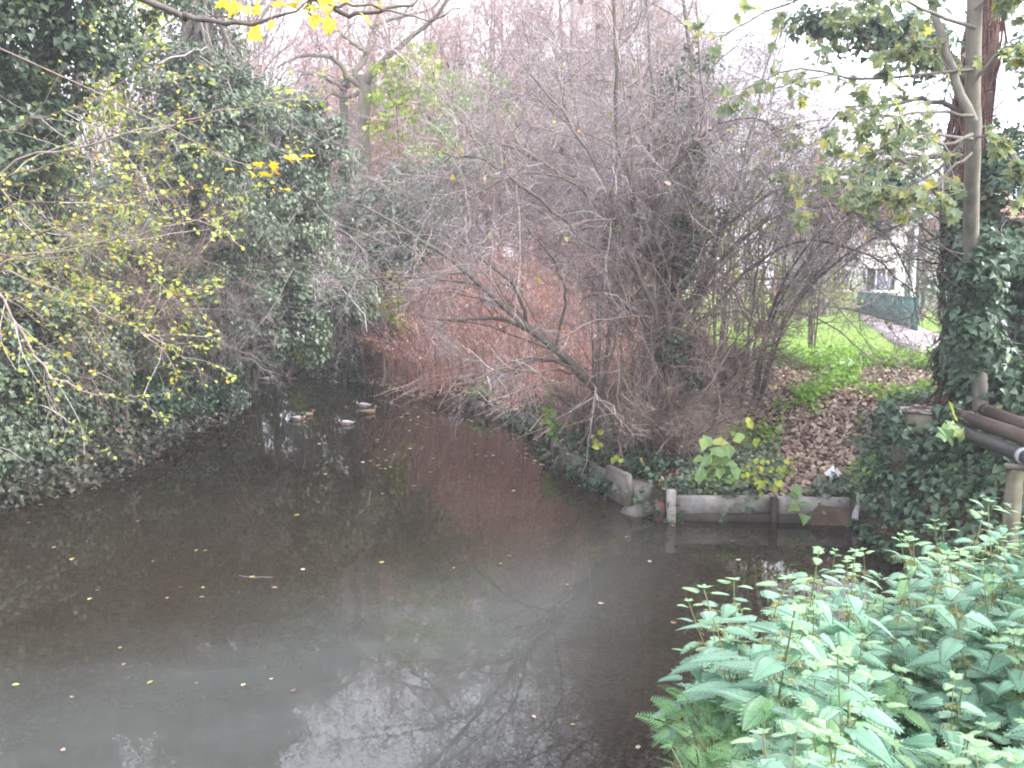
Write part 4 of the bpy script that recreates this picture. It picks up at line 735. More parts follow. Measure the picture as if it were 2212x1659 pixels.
for p, r0 in (([(2103, 262, 9.25), (2060, 160, 9.3), (2025, 40, 9.35), (1995, -90, 9.4)], .055), ([(2100, 290, 9.3), (2040, 310, 9.0), (1960, 300, 8.8), (1880, 330, 8.6), (1810, 345, 8.5)], .022), ([(2100, 300, 9.3), (2000, 290, 9.1), (1900, 330, 9.0), (1840, 390, 8.9), (1780, 430, 8.8)], .02),
              ([(2103, 250, 9.2), (2010, 240, 8.9), (1930, 250, 8.6), (1860, 240, 8.4)], .02), ([(2100, 320, 9.3), (2130, 290, 9.1), (2180, 330, 8.9), (2230, 400, 8.8)], .022), ([(2103, 180, 9.2), (2150, 120, 9), (2200, 100, 8.8), (2260, 140, 8.7)], .022),
              ([(2106, 60, 9.1), (2000, 20, 8.8), (1900, -20, 8.6), (1800, 10, 8.5)], .022), ([(2106, 20, 9.1), (2160, -20, 9), (2220, 20, 8.8)], .02), ([(2100, 330, 9.3), (2040, 380, 9.1), (1990, 420, 9), (1950, 440, 9)], .016), ([(2040, 90, 9.3), (1980, 110, 9.2), (1900, 130, 9.1)], .018), ([(2103, 150, 9.3), (1990, 160, 9.2), (1860, 170, 9.3), (1720, 150, 9.4), (1600, 190, 9.5)], .02), ([(2105, -40, 9.1), (1960, -60, 9.2), (1800, -30, 9.4), (1640, 30, 9.6), (1560, 80, 9.7)], .022), ([(2103, 280, 9.3), (2030, 360, 9.5), (1960, 400, 9.8), (1880, 440, 10)], .018)):
    P_, R_ = limb([A_(*c) for c in p], r0, .006 if r0 < .05 else .035, 12, .015); SL.append(P_); tubes('limb', [(P_, R_, 7)], M['smooth_bark'], sy)
SP = np.concatenate(SL); SR_ = np.tile(np.linspace(.015, .005, 12), (len(SP), 1)); A, RA = grow(SP, SR_, 14, .7, .3, .5, 5, .2, (0, 0, -.02), .25, 1, .004); B, RB = grow(A, RA, 3, .7, .5, .5, 3, .2, (0, 0, -.1), .3, 1, .003)
tubes('twig', [(A, RA, 4), (B, RB, 3)], M['twig'], sy, rlo=.3)
p, tg = spots(A, 720, .3); p2, t2_ = spots(B, 640, .4); p = np.concatenate([p, p2]) - [0, 0, .04]; tg = np.concatenate([tg, t2_])
NS = 280                                                  # the biggest leaves one by one, the rest joined
def leaf_mesh(name, shape, mat):
    tv, tf = LEAF[shape]; o = mesh(name, tv, [np.array(f) for f in tf], mat, None, rnd=np.zeros(len(tv))); return o
def variants(shape, mat, n=6):
    vs = []
    for k in range(n):
        tv, tf = LEAF[shape]; V = np.array(tv); V = V + np.concatenate([RNG.normal(0, .03, (len(V), 2)), RNG.normal(0, .05, (len(V), 1))], 1) * (np.arange(len(V)) > 0)[:, None]
        me = bpy.data.meshes.new(shape); me.from_pydata([tuple(v) for v in V], [], [list(f) for f in np.concatenate([np.array(x) for x in tf])]); me.update()
        a = me.attributes.new('rnd', 'FLOAT', 'POINT'); a.data.foreach_set('value', np.full(len(V), (k + .5) / n, np.float32)); me.materials.append(mat); vs.append(me)
    return vs
def leaf_objs(name, meshes, pos, nrm, tip, size, parent=None, weights=None):
    N = unit(nrm); T = unit(tip - N * (tip * N).sum(1, keepdims=True)); S = np.cross(T, N); off = wloc(parent) if parent is not None else np.zeros(3); out_ = []
    for i in range(len(pos)):
        o = bpy.data.objects.new(name, meshes[RNG.choice(len(meshes), p=weights)]); COL.objects.link(o)
        if parent is not None: o.parent = parent
        m_ = Matrix([[S[i, r] * size[i], T[i, r] * size[i], N[i, r] * size[i], pos[i, r] - off[r]] for r in range(3)] + [[0, 0, 0, 1]]); o.matrix_basis = m_; out_.append(o)
    return out_
near_ = np.argsort(p[:, 1]); a_, b_ = near_[:NS], near_[NS:]
nn = RNG.normal(0, .45, p.shape) + [0, -.5, .5]; tt = tg * .4 + RNG.normal(0, .5, p.shape) - [0, 0, .8]; ss = RNG.uniform(.08, .16, len(p))
MVS = variants('maple', M['syc'], 8)
leaf_objs('leaf', MVS, p[a_], nn[a_], tt[a_], ss[a_], sy)
tag(leaves('foliage', p[b_], nn[b_], tt[b_], ss[b_], 'maple', M['syc'], sy), kind='stuff')

def concrete(name, c, green=.5):
    m, nt, b, out = new_mat(name); tc = nt.nodes.new('ShaderNodeTexCoord'); n = noise(nt, 5, 8, tc.outputs['Object'], .7); r = ramp(nt, [(.3, tuple(v * .55 for v in c)), (.55, c), (.75, tuple(v * 1.25 for v in c))], n.outputs[0])
    n2 = noise(nt, 2.2, 5, tc.outputs['Object']); r2 = ramp(nt, [(.48, (0, 0, 0)), (.62, (green,) * 3)], n2.outputs[0]); nt.links.new(mixc(nt, r2.outputs[0], r.outputs[0], (.07, .075, .04)), b.inputs['Base Color'])
    n3 = noise(nt, 60, 4, tc.outputs['Object']); bump(nt, b, n3.outputs[0], .5, .006); b.inputs['Roughness'].default_value = .92; b.inputs['Specular IOR Level'].default_value = .2; return m
M['conc'] = concrete('weathered_concrete', (.17, .155, .14), .6); M['conc2'] = concrete('mossy_concrete', (.15, .14, .105), .85); M['rotwood'] = concrete('wet_timber', (.05, .042, .036), .3); M['board'] = concrete('pale_concrete', (.3, .285, .265), .4)
# low retaining wall of concrete boards between posts
wa = thing('bank_wall', 'low wall of grey concrete boards between posts at the foot of the leafy slope', 'wall', (2.4, 11.95, 0))
wp = [np.array([2.46, 11.94]), np.array([3.98, 11.88]), np.array([5.15, 11.78]), np.array([6.1, 10.95])]
for i in range(3):
    a, c = wp[i], wp[i + 1]; e = (c - a) / np.linalg.norm(c - a); L_ = np.linalg.norm(c - a) - .1; mid = (a + c) / 2; rz = math.atan2(e[1], e[0]) + RNG.normal(0, .008)
    MB().box((*(mid + [0, .05]), .245), (L_, .06, .28), rz=rz, ry=RNG.normal(0, .01), rx=-.05, bev=.012).build('board', M['board'], wa)
    MB().box((*(mid + [0, -.005]), .0), (L_ - .02, .07, .22), rz=rz, bev=.012).build('board', M['rotwood'], wa)
MB().box((2.42, 11.9, .1), (.13, .12, .78), rx=-.03, bev=.015).build('post', M['board'], wa)
for q_ in (wp[1], wp[2]): MB().box((q_[0], q_[1] - .01, .05), (.09, .1, .66), bev=.012).build('post', M['rotwood'], wa)
pt = MB().box((2.27, 11.98, .02), (.14, .13, .5), rx=.05, ry=-.04, bev=.02).build('leaning_stake', M['redbark'], rnd=.8, origin=(2.27, 11.98, 0)); tag(pt, 'short dark red brown stake in the water beside the pale concrete post', 'stake')
# the slab wall running up the channel
sw = thing('slab_wall', 'broken concrete slabs edging the bank below the red canes', 'wall', (.9, 16, 0))
sp2 = [(1.86, 13.25), (1.4, 14.5), (.92, 15.8), (.86, 17.1), (.8, 18.4), (.4, 19.7), (-.02, 21), (-.66, 22), (-1.3, 23.0), (-1.95, 23.6)]
for i, (a, c) in enumerate(zip(sp2[:-1], sp2[1:])):
    a, c = np.array(a), np.array(c); e = (c - a) / np.linalg.norm(c - a); rz = math.atan2(e[1], e[0])
    MB().box((*((a + c) / 2), .07 + RNG.uniform(-.04, .05)), (np.linalg.norm(c - a) - .06, .07, .46), rz=rz, rx=RNG.normal(0.08, .06), ry=RNG.normal(0, .03), bev=.015).build('slab', M['conc'], sw)
    MB().box((a[0] - .03, a[1] - .02, .02), (.1, .1, .66), rz=rz, rx=RNG.normal(0, .04), bev=.012).build('post', M['rotwood'], sw)
cs = MB().box((1.78, 12.95, .2), (.09, .75, .72), rz=.35, ry=-.08, bev=.015).build('corner_slab', M['conc'], origin=(1.78, 12.95, 0)); tag(cs, 'upright concrete slab with a pale edge at the corner of the bank', 'slab')
for c_, d_, lb in (((2.15, 12.75, .16), (.5, .4, .42), 'broken lump of grey concrete in the hollow under the hawthorn'), ((2.0, 12.35, -.02), (.4, .35, .26), 'low lump of concrete at the water line beside the corner slab')):
    o = MB().box(c_, d_, rz=.5, bev=.08, jit=.03).build('concrete_lump', M['conc'], origin=(c_[0], c_[1], c_[2])); tag(o, lb, 'concrete lump')
# abutment and three pipes
ax_, ay_ = 5.85, 11.35
ab = thing('pipe_abutment', 'mossy square concrete block with leaves on top at the end of the pipes', 'concrete block', (ax_, ay_, 1.3))
MB().box((ax_, ay_, 1.33), (.62, .5, .9), rz=.75, bev=.03, jit=.008).build('block', M['conc2'], ab)
MB().box((ax_, ay_, 1.795), (.6, .48, .04), rz=.75, bev=.012, jit=.005).build('cap', M['conc'], ab)
p = np.stack([ax_ + RNG.uniform(-.28, .28, 60), ay_ + RNG.uniform(-.25, .25, 60), np.full(60, 1.825)], -1)
for i, o in enumerate(leaf_objs('fallen_leaf', variants('curl', M['litter'], 6), p[:16], RNG.normal(0, .2, (16, 3)) + [0, 0, 1], RNG.normal(size=(16, 3)), RNG.uniform(.09, .15, 16))): tag(o, 'dead brown leaf lying on top of the mossy concrete block', 'leaf', 'leaves on the concrete block')
pipe_m = plain('pipe_paint', (.085, .06, .055), .42, .45, nscale=7, namt=.35, bmp=.08); pipe_m2 = plain('pipe_blue_black', (.045, .042, .05), .38, .5, nscale=7, namt=.3, bmp=.08); collar = plain('pale_collar', (.3, .3, .3), .5, .5, nscale=20)
for (sa, sb_, r, mt, lb) in ((A_(2066, 928, 10.4), A_(2209, 984, 8.4), .08, pipe_m2, 'lowest and nearest of the three dark pipes, blue black with a pale collar'), (A_(2090, 903, 10.55), A_(2209, 944, 8.75), .09, pipe_m, 'middle pipe, thick and brown, resting above the blue black one'), (A_(2134, 888, 10.8), A_(2209, 917, 9.2), .08, pipe_m, 'farthest of the three pipes, thin and brown behind the others')):
    s0 = np.array(sa); pd = unit(sb_ - s0); pl_ = np.linalg.norm(sb_ - s0); t = thing('pipe', lb, 'pipe', s0)
    MB().tube([s0 - pd * .3, s0 + pd * 2, s0 + pd * 4, s0 + pd * 5.6], r, 24).build('barrel', mt, t, True)
    if mt is pipe_m2: MB().tube([s0 + pd * (pl_ + .02), s0 + pd * (pl_ + .03), s0 + pd * (pl_ + .09), s0 + pd * (pl_ + .1)], [r, r * 1.18, r * 1.18, r], 24).build('collar', collar, t, True)
    MB().tube([s0 - pd * .02, s0 + pd * .0, s0 + pd * .06, s0 + pd * .08], [r, r * 1.12, r * 1.12, r], 24).build('joint_ring', mt, t, True)
pp = MB().box((5.31, 8.3, .7), (.12, .12, 1.9), bev=.015).build('pipe_support', M['conc2'], origin=(5.31, 8.3, 0)); tag(pp, 'square grey post under the pipes at the right edge of the photo', 'post')
MB().box((5.33, 8.3, 1.675), (.24, .1, .05), rz=-.3, bev=.01).build('saddle', M['conc'], pp)
for q_, lb in ((A_(2073, 905, 10), 'big green'), (A_(2018, 955, 10.4), 'pale green')): pass
def sprig(name, label, cat, base, tips, size, shape, mat, nleaf, per=None, r=.005, spread=.12):
    t = thing(name, label, cat, base); base = np.array(base, float); ls = []
    for k, tp in enumerate(tips):
        c = spline([base, (base + np.array(tp)) / 2 + [0, 0, .08], np.array(tp)], 9, .006); ls.append(c)
    P = np.array(ls); R = np.tile(np.linspace(r, r * .5, 9), (len(P), 1)); tubes('stem', [(P, R, 6)], M['weedstem'], t)
    pos, tg = spots(P, nleaf, .45); pos = pos + RNG.normal(0, spread * .3, pos.shape)
    leaf_objs('leaf', variants(shape, M[mat], 5), pos, RNG.normal(0, .35, pos.shape) + [0, -.75, .5], tg * .3 + RNG.normal(0, .7, pos.shape) - [0, 0, .35], size * RNG.uniform(.75, 1.2, nleaf), t); return t
M['weedstem'] = bark_mat('weed_stem', [(0, (.1, .14, .06)), (1, (.2, .2, .1))])
sprig('leafy_shoot', 'shoot with large oval pale green leaves leaning over the wall under the hawthorn', 'plant', (2.9, 12.1, .5), [A_(1540, 960, 11.4), A_(1575, 930, 11.4), A_(1600, 960, 11.4), A_(1560, 1000, 11.3), A_(1590, 1010, 11.3), A_(1540, 1000, 11.3)], .24, 'oval', 'shoot', 19, spread=.3)
sprig('yellow_shoot', 'small shoot with round yellow green leaves above the large leaved shoot', 'plant', (3.0, 12.3, .55), [A_(1620, 905, 11.6), A_(1600, 930, 11.6), A_(1640, 940, 11.5)], .14, 'oval', 'lime', 6, spread=.1)
sprig('elder_shoot', 'pale yellow green shoot with many small leaflets hanging over the concrete boards', 'plant', (3.7, 12.1, .5), [A_(1650, 1000, 11.5), A_(1690, 990, 11.5), A_(1640, 1055, 11.4), A_(1680, 1050, 11.4), A_(1620, 1010, 11.4), A_(1720, 1010, 11.5)], .09, 'oval', 'lime', 64, spread=.16)
sprig('broad_leaf_plant', 'plant with a few broad round green leaves on the wall edge', 'plant', (4.1, 12.0, .45), [A_(1700, 1055, 11.5), A_(1730, 1045, 11.5), A_(1743, 1112, 11.5)], .2, 'ivy', 'shoot', 5, spread=.08)
sprig('maple_sprig', 'sprig of lobed pale green maple leaves beside the concrete block', 'sprig', (6.0, 10.2, 1.65), [A_(2052, 900, 9.7), A_(2050, 938, 9.7), A_(2005, 955, 9.9), A_(2035, 920, 9.8)], .24, 'maple', 'shoot', 6, spread=.1)
sprig('green_sprig', 'bright green sprig hanging at the water under the red canes', 'sprig', (.95, 17.5, .45), [A_(1190, 900, 16.8), A_(1200, 920, 16.6), A_(1210, 940, 16.4), A_(1180, 880, 17)], .13, 'oval', 'weed', 40, spread=.3)
sprig('green_sprig', 'pale leafed plant on the bank edge in front of the canes by the shore', 'sprig', (-1.0, 23.2, .35), [A_(1020, 850, 22.6), A_(1050, 845, 22.6), A_(1060, 860, 22.3), A_(1110, 905, 21)], .22, 'oval', 'shoot', 26, spread=.3)
sprig('green_sprig', 'large pale maple leaf cluster among the red canes above the slab wall', 'sprig', (.9, 18.8, .5), [A_(1180, 838, 18.2), A_(1190, 845, 18.2)], .24, 'maple', 'shoot', 6, spread=.14)
sprig('green_sprig', 'yellow green leaves trailing on the ivy clump by the corner slab', 'sprig', (1.6, 13.6, .6), [A_(1285, 930, 13.2), A_(1290, 960, 13.0), A_(1340, 1000, 12.6)], .12, 'oval', 'lime', 10, spread=.1)
# litter on the slope
plastic = plain('white_plastic', (.7, .72, .76), .35, .5); ragm = plain('grey_rag', (.35, .33, .33), .9, .2, nscale=25, namt=.3)
def crumple(name, label, cat, c, s, mat, n=7):
    u, v = np.meshgrid(np.linspace(-1, 1, n), np.linspace(-1, 1, n), indexing='ij')
    V = np.stack([u * s[0] + RNG.normal(0, s[0] * .18, u.shape), v * s[1] + RNG.normal(0, s[1] * .18, u.shape), np.abs(RNG.normal(0, s[2], u.shape)) * (1.15 - .7 * np.maximum(abs(u), abs(v)))], -1).reshape(-1, 3) + np.asarray(c)
    i, j = np.meshgrid(np.arange(n - 1), np.arange(n - 1), indexing='ij'); q = (i * n + j).ravel()
    return tag(mesh(name, V, [np.stack([q, q + n, q + n + 1, q + 1], -1)], mat, origin=c), label, cat)
def gp(px, py, Y): a = A_(px, py, Y); return (a[0], a[1], gz(a[0], a[1]) + .01)
crumple('plastic_bag', 'crumpled white plastic bag among fallen leaves above the board wall', 'litter', gp(1800, 1010, 12.35), (.13, .16, .1), plastic)
crumple('plastic_scrap', 'white scrap of plastic beside the lime green weeds at the top of the slope', 'litter', gp(1830, 795, 16.2), (.2, .2, .12), plastic)
crumple('plastic_scrap', 'small blue white scrap left of the lime green weeds', 'litter', gp(1795, 765, 17), (.14, .1, .08), plastic, 6)
hr = A_(1850, 1085, 11.66)
u = np.linspace(0, 1, 12); MBr = MB().tube([hr + [math.sin(k * 5) * .012, -.02 + math.sin(k * 9) * .006, .16 - .42 * k] for k in u], np.stack([.025 + .06 * u ** 2, .014 + .02 * u], -1), 12); tag(MBr.build('hanging_rag', ragm, None, True, origin=hr), 'grey rag hanging over the concrete boards down to the water', 'rag')

tag(cloud_leaves('ivy_carpet', [(A_(1945, 935, 11), (.16, .12, .14), 6), (A_(1985, 965, 10.9), (.3, .14, .1), 9), (A_(2035, 935, 10.9), (.14, .14, .2), 7), (A_(2050, 885, 11), (.16, .14, .08), 6), (A_(1920, 890, 11.3), (.1, .12, .12), 4)], 26, .1, 'ivy', 'ivy', None, cr=.13), 'ivy creeping round the sides of the mossy concrete block', 'ivy', None, 'stuff')
# ------------------------------------------------------------------ ducks
def duck_mat(name):
    m, nt, b, out = new_mat(name); a = nt.nodes.new('ShaderNodeAttribute'); a.attribute_name = 'tint'; tc = nt.nodes.new('ShaderNodeTexCoord'); n = noise(nt, 70, 3, tc.outputs['Object'])
    r = ramp(nt, [(.3, (.75,) * 3), (.7, (1.15,) * 3)], n.outputs[0]); nt.links.new(mixc(nt, 1.0, a.outputs['Color'], r.outputs[0], 'MULTIPLY'), b.inputs['Base Color']); b.inputs['Roughness'].default_value = .6; return m
M['duck'] = duck_mat('duck_plumage'); billm = plain('yellow_bill', (.55, .45, .06), .4); billb = plain('brown_bill', (.3, .17, .07), .5); legm = plain('orange_foot', (.5, .2, .05), .5)
W_, G_, BR, GN, BK, HB = (.48, .47, .48), (.38, .36, .38), (.13, .07, .045), (.015, .085, .045), (.03, .03, .03), (.13, .085, .058)
def make_duck(male, label):
    t = thing('duck', label, 'duck', (0, 0, 0), 'mallards on the stream')
    ring = [(-.3, .085, .012, .008, W_ if male else HB), (-.25, .075, .04, .022, W_ if male else HB), (-.2, .055, .065, .05, BK if male else HB), (-.13, .045, .092, .078, G_ if male else HB), (-.04, .04, .108, .092, G_ if male else HB), (.05, .042, .106, .094, G_ if male else HB), (.115, .05, .09, .09, BR if male else HB),
            (.155, .075, .066, .074, BR if male else (.22, .13, .08)), (.178, .112, .042, .046, BR if male else HB), (.186, .145, .033, .036, W_ if male else HB), (.19, .168, .033, .036, GN if male else HB), (.2, .2, .04, .042, GN if male else (.2, .13, .085)), (.222, .215, .038, .04, GN if male else (.2, .13, .085)), (.25, .208, .026, .028, GN if male else (.2, .13, .085)), (.262, .204, .014, .016, GN if male else HB)]
    P = [(r[0], 0, r[1]) for r in ring]; rad = [(r[2], r[3]) for r in ring]; MB().tube(P, rad, 16, c=[r[4] for r in ring]).build('body', M['duck'], t, True, col=True)
    MB().tube([(.25, 0, .203), (.275, 0, .196), (.305, 0, .189), (.32, 0, .187)], [(.016, .014), (.017, .009), (.019, .006), (.01, .003)], 10).build('bill', billm if male else billb, t, True)
    for s in (-1, 1):
        MB().tube([(-.24, s * .04, .09), (-.16, s * .078, .085), (-.05, s * .097, .075), (.05, s * .09, .075), (.1, s * .07, .075)], [(.008, .01), (.016, .04), (.016, .052), (.016, .045), (.006, .012)], 10, c=[(.3, .28, .28) if male else (.15, .1, .07)] * 5).build('wing', M['duck'], t, True, col=True)
        MB().tube([(.232, s * .034, .22), (.232, s * .04, .22)], .005, 8).build('eye', glass, t, True)
    MB().tube([(-.24, 0, .085), (-.31, 0, .1), (-.35, 0, .118)], [(.03, .012), (.035, .007), (.012, .003)], 8, c=[W_ if male else HB] * 3).build('tail', M['duck'], t, True, col=True)
    if male: MB().tube([(-.22, 0, .105), (-.26, 0, .125), (-.27, 0, .145), (-.25, 0, .15)], .007, 6, c=[BK] * 4).build('curled_feather', M['duck'], t, True, col=True)
    return t
dm = make_duck(True, 'grey drake with green head and brown breast floating in the middle of the group'); df_ = make_duck(False, 'brown female duck with its head low beside the farthest of the three near drakes')
for (px, py, rz, male, s, lb) in ((745, 917, 3.25, 1, .9, None), (645, 908, -.15, 1, 1.0, 'grey drake on the left of the group, swimming to the right'), (783, 879, 3.05, 1, 1, 'grey drake farthest right, swimming left in front of the leafy shore'), (798, 893, .6, 0, .95, None), (578, 821, .15, 1, .95, 'pale grey drake far up the stream by the yellow reflections'), (634, 821, 2.6, 0, .85, 'small dark duck far up the stream under the overhanging ivy'), (664, 898, .3, 0, .8, 'dark brown duck half hidden behind the leftmost drake')):
    p_ = on(px, py); o = (dm if male else df_) if lb is None else copy_tree(dm if male else df_)
    o.location = (p_[0], p_[1], 0); o.rotation_euler = (0, 0, rz); o.scale = (s * .88,) * 3
    if lb: o['label'] = lb

# ------------------------------------------------------------------ leaves floating on the water
spotl_x = [(RNG.normal(800, 90), RNG.normal(985, 35)) for _ in range(16)] + [(RNG.normal(960, 60), RNG.normal(900, 18)) for _ in range(10)] + [(RNG.normal(1120, 50), RNG.normal(985, 14)) for _ in range(8)]
FL = {k: variants(s, M[m], 5) for k, s, m in (('y', 'oval', 'float'), ('b', 'curl', 'litter'), ('m', 'maple', 'float'))}
spotl = [(1133, 980, 'y'), (1140, 990, 'b'), (1160, 996, 'b'), (1170, 990, 'm'), (1175, 1003, 'b'), (1120, 975, 'y'), (1150, 1000, 'm'), (1030, 983, 'y'), (1055, 985, 'y'), (800, 996, 'm'), (815, 990, 'm'), (820, 1005, 'm'), (785, 1000, 'b'), (885, 908, 'y'), (905, 903, 'y'), (880, 930, 'y'), (870, 895, 'y'), (850, 870, 'b'), (860, 878, 'y'), (1060, 880, 'y'),
         (600, 1270, 'b'), (595, 1268, 'b'), (258, 1401, 'y'), (132, 1618, 'b'), (190, 1296, 'y'), (270, 1432, 'y'), (1232, 1565, 'y'), (1405, 1215, 'b'), (1292, 1303, 'b'), (1230, 1262, 'y'), (1395, 1105, 'y'), (1450, 1135, 'm'), (660, 1230, 'b'), (540, 1245, 'm'), (385, 1270, 'b'), (360, 1290, 'm'), (215, 1275, 'b'), (150, 1210, 'y'), (120, 1180, 'b'), (90, 1090, 'm'), (60, 1130, 'b'),
         (430, 1290, 'y'), (440, 1270, 'y'), (420, 1475, 'y'), (330, 1470, 'y'), (150, 1505, 'b'), (25, 1480, 'y'), (590, 1465, 'b'), (630, 1495, 'b'), (520, 1480, 'b'), (1450, 1345, 'm'), (1580, 1170, 'b'), (1590, 1210, 'b'), (940, 990, 'y'), (845, 1010, 'y'), (1010, 1030, 'y'), (890, 1050, 'b'), (745, 1010, 'y'), (690, 960, 'b'), (700, 985, 'y'), (655, 912, 'y'), (440, 1190, 'y'), (560, 1110, 'b'), (1150, 1545, 'b'), (1380, 1610, 'b'), (1350, 1160, 'y')]
for px, py in zip(RNG.uniform(60, 1200, 24), RNG.uniform(850, 1250, 24)): spotl.append((px, py, RNG.choice(['y', 'y', 'b', 'm'])))
spotl += [(a, b_, RNG.choice(['y', 'b', 'b', 'm'])) for a, b_ in spotl_x]
LBL = {'y': 'small dull yellow leaf floating on the dark stream', 'b': 'brown dead leaf floating on the dark stream', 'm': 'dull yellow brown lobed leaf floating on the dark stream'}
for px, py, k in spotl:
    p_ = on(px, py, .008)
    if shore(np.array([p_[0]]), np.array([p_[1]]))[0] > -.15: continue
    s_ = np.clip(.005 * p_[1] + .02, .045, .13) * RNG.uniform(.7, 1.2)
    o = leaf_objs('floating_leaf', FL[k], p_[None], RNG.normal(0, .06, (1, 3)) + [0, 0, 1], RNG.normal(size=(1, 3)), np.array([s_]))[0]; o.scale.z *= .4; tag(o, LBL[k], 'leaf', 'floating leaves')
fs = np.array([on(515, 1243, .006), on(545, 1246, .012), on(590, 1246, .006)]); tag(tubes('floating_twig', [(spline(fs, 9, .004)[None], np.full((1, 9), .003), 5)], M['twig'], None, rlo=.6, rhi=.7), 'thin pale straw floating on the dark water left of centre', 'twig')
# fallen leaves big enough to pick out on the slope
pz, nz = scatter(1400, 3.2, 6.4, 11.9, 15, lambda x, y, d: (d > .25) * (d < 3.2) * .6)
for o in leaf_objs('fallen_leaf', variants('maple', M['litter'], 8) + variants('curl', M['litter'], 8), pz[:240] + [0, 0, .04], nz[:240] + RNG.normal(0, .3, (240, 3)), RNG.normal(size=(240, 3)), RNG.uniform(.09, .16, 240)): tag(o, 'big dead leaf lying on the leafy slope above the board wall', 'leaf', 'big fallen leaves on the slope')

cover_p, _ = scatter(9000, -9, 2.5, 11.5, 31, lambda x, y, d: (d < -.02) * (d > -.45) * (patch(x, y, 1.9, .3) > .55) * .5); cover_p[:, 2] = .006
tag(leaves('leaf_drift', cover_p, RNG.normal(0, .08, cover_p.shape) + [0, 0, 1], RNG.normal(size=cover_p.shape), RNG.uniform(.03, .085, len(cover_p)), 'kite', M['litter']), 'drift of small brown leaves floating along the edges of the stream', 'leaf drift', None, 'stuff')
# ------------------------------------------------------------------ the maple branch overhead
mp_ = thing('maple_tree', 'maple whose thin dark branch with yellow leaves hangs across the top of the photo', 'tree', (-5.3, 3.2, gz(-5.3, 3.2) - .1))
mb_ = wloc(mp_)
P, R = limb([mb_, mb_ + [.1, 0, 2.5], mb_ + [0, .1, 5], mb_ + [.2, 0, 8]], .16, .09, 14, .03); tubes('trunk', [(P, R, 12)], M['bark'], mp_)
mbr = []
for pts, r0 in (([mb_ + [.05, 0, 3.6], (-3.6, 4.6, 5.75), A_(330, 12, 5.4), A_(400, 32, 5.4), A_(480, 47, 5.4), A_(560, 51, 5.4), A_(625, 30, 5.4), A_(685, 0, 5.4)], .03), ([mb_ + [.08, 0, 4.2], (-3.2, 4.4, 6.1), A_(600, -60, 5.2), A_(680, -5, 5.2), A_(722, 18, 5.2), A_(770, 29, 5.2), A_(825, 28, 5.2), A_(880, 14, 5.2), A_(920, -20, 5.2)], .03),
                ([A_(722, 18, 5.2), A_(760, 10, 5.1), A_(830, 16, 5.1), A_(890, 38, 5.1), A_(940, 44, 5.1), A_(985, 20, 5.1)], .008), ([A_(680, -5, 5.2), A_(665, 10, 5.2), A_(672, 30, 5.2), A_(680, 50, 5.2)], .006), ([A_(400, 32, 5.4), A_(450, 40, 5.5), A_(520, 20, 5.5), A_(570, 5, 5.5)], .006)):
    P, R = limb(pts, r0, .004, 20, .012); mbr.append(P); tubes('branch', [(P, R, 7)], M['bark'], mp_)
lfp = [(510, 6, 5.3, .15), (530, 14, 5.3, .16), (556, 30, 5.3, .14), (562, 66, 5.35, .15), (580, 52, 5.3, .12), (622, 8, 5.2, .17), (640, 2, 5.2, .14), (692, 12, 5.15, .15), (682, 34, 5.2, .13), (716, 42, 5.2, .15), (693, 38, 5.2, .1), (812, 12, 5.15, .14), (786, 33, 5.15, .13), (745, 4, 5.2, .12), (590, 8, 5.3, .13), (490, 2, 5.3, .12), (660, 18, 5.2, .12)]
ML = variants('maple', M['maple'], 8)
pos = np.array([A_(a, b_, c) for a, b_, c, _ in lfp]); n_ = len(pos)
leaf_objs('leaf', ML, pos, RNG.normal(0, .4, (n_, 3)) + [0, -.55, .5], RNG.normal(0, .6, (n_, 3)) - [0, 0, .6], np.array([l[3] * .78 for l in lfp]), mp_, [.1, .2, .2, .2, .1, .1, .05, .05])
# orange leaves on a thin twig of the same maple lower down
P, R = limb([(-3.9, 4.9, 5.4), A_(470, 330, 6.6), A_(560, 366, 6.4), A_(610, 352, 6.3), A_(655, 340, 6.3)], .006, .002, 16, .01); tubes('hanging_twig', [(P, R, 5)], M['browntwig'], mp_)
lf2 = [(555, 356), (570, 352), (585, 362), (562, 374), (592, 372), (610, 408), (646, 342), (630, 348), (655, 338), (540, 372), (500, 366)]
pos = np.array([A_(a, b_, 6.3) for a, b_ in lf2]); n_ = len(pos); leaf_objs('leaf', ML, pos, RNG.normal(0, .35, (n_, 3)) + [0, -.2, .9], RNG.normal(0, .7, (n_, 3)), RNG.uniform(.07, .11, n_), mp_, [0, .05, .1, .15, .2, .2, .2, .1])

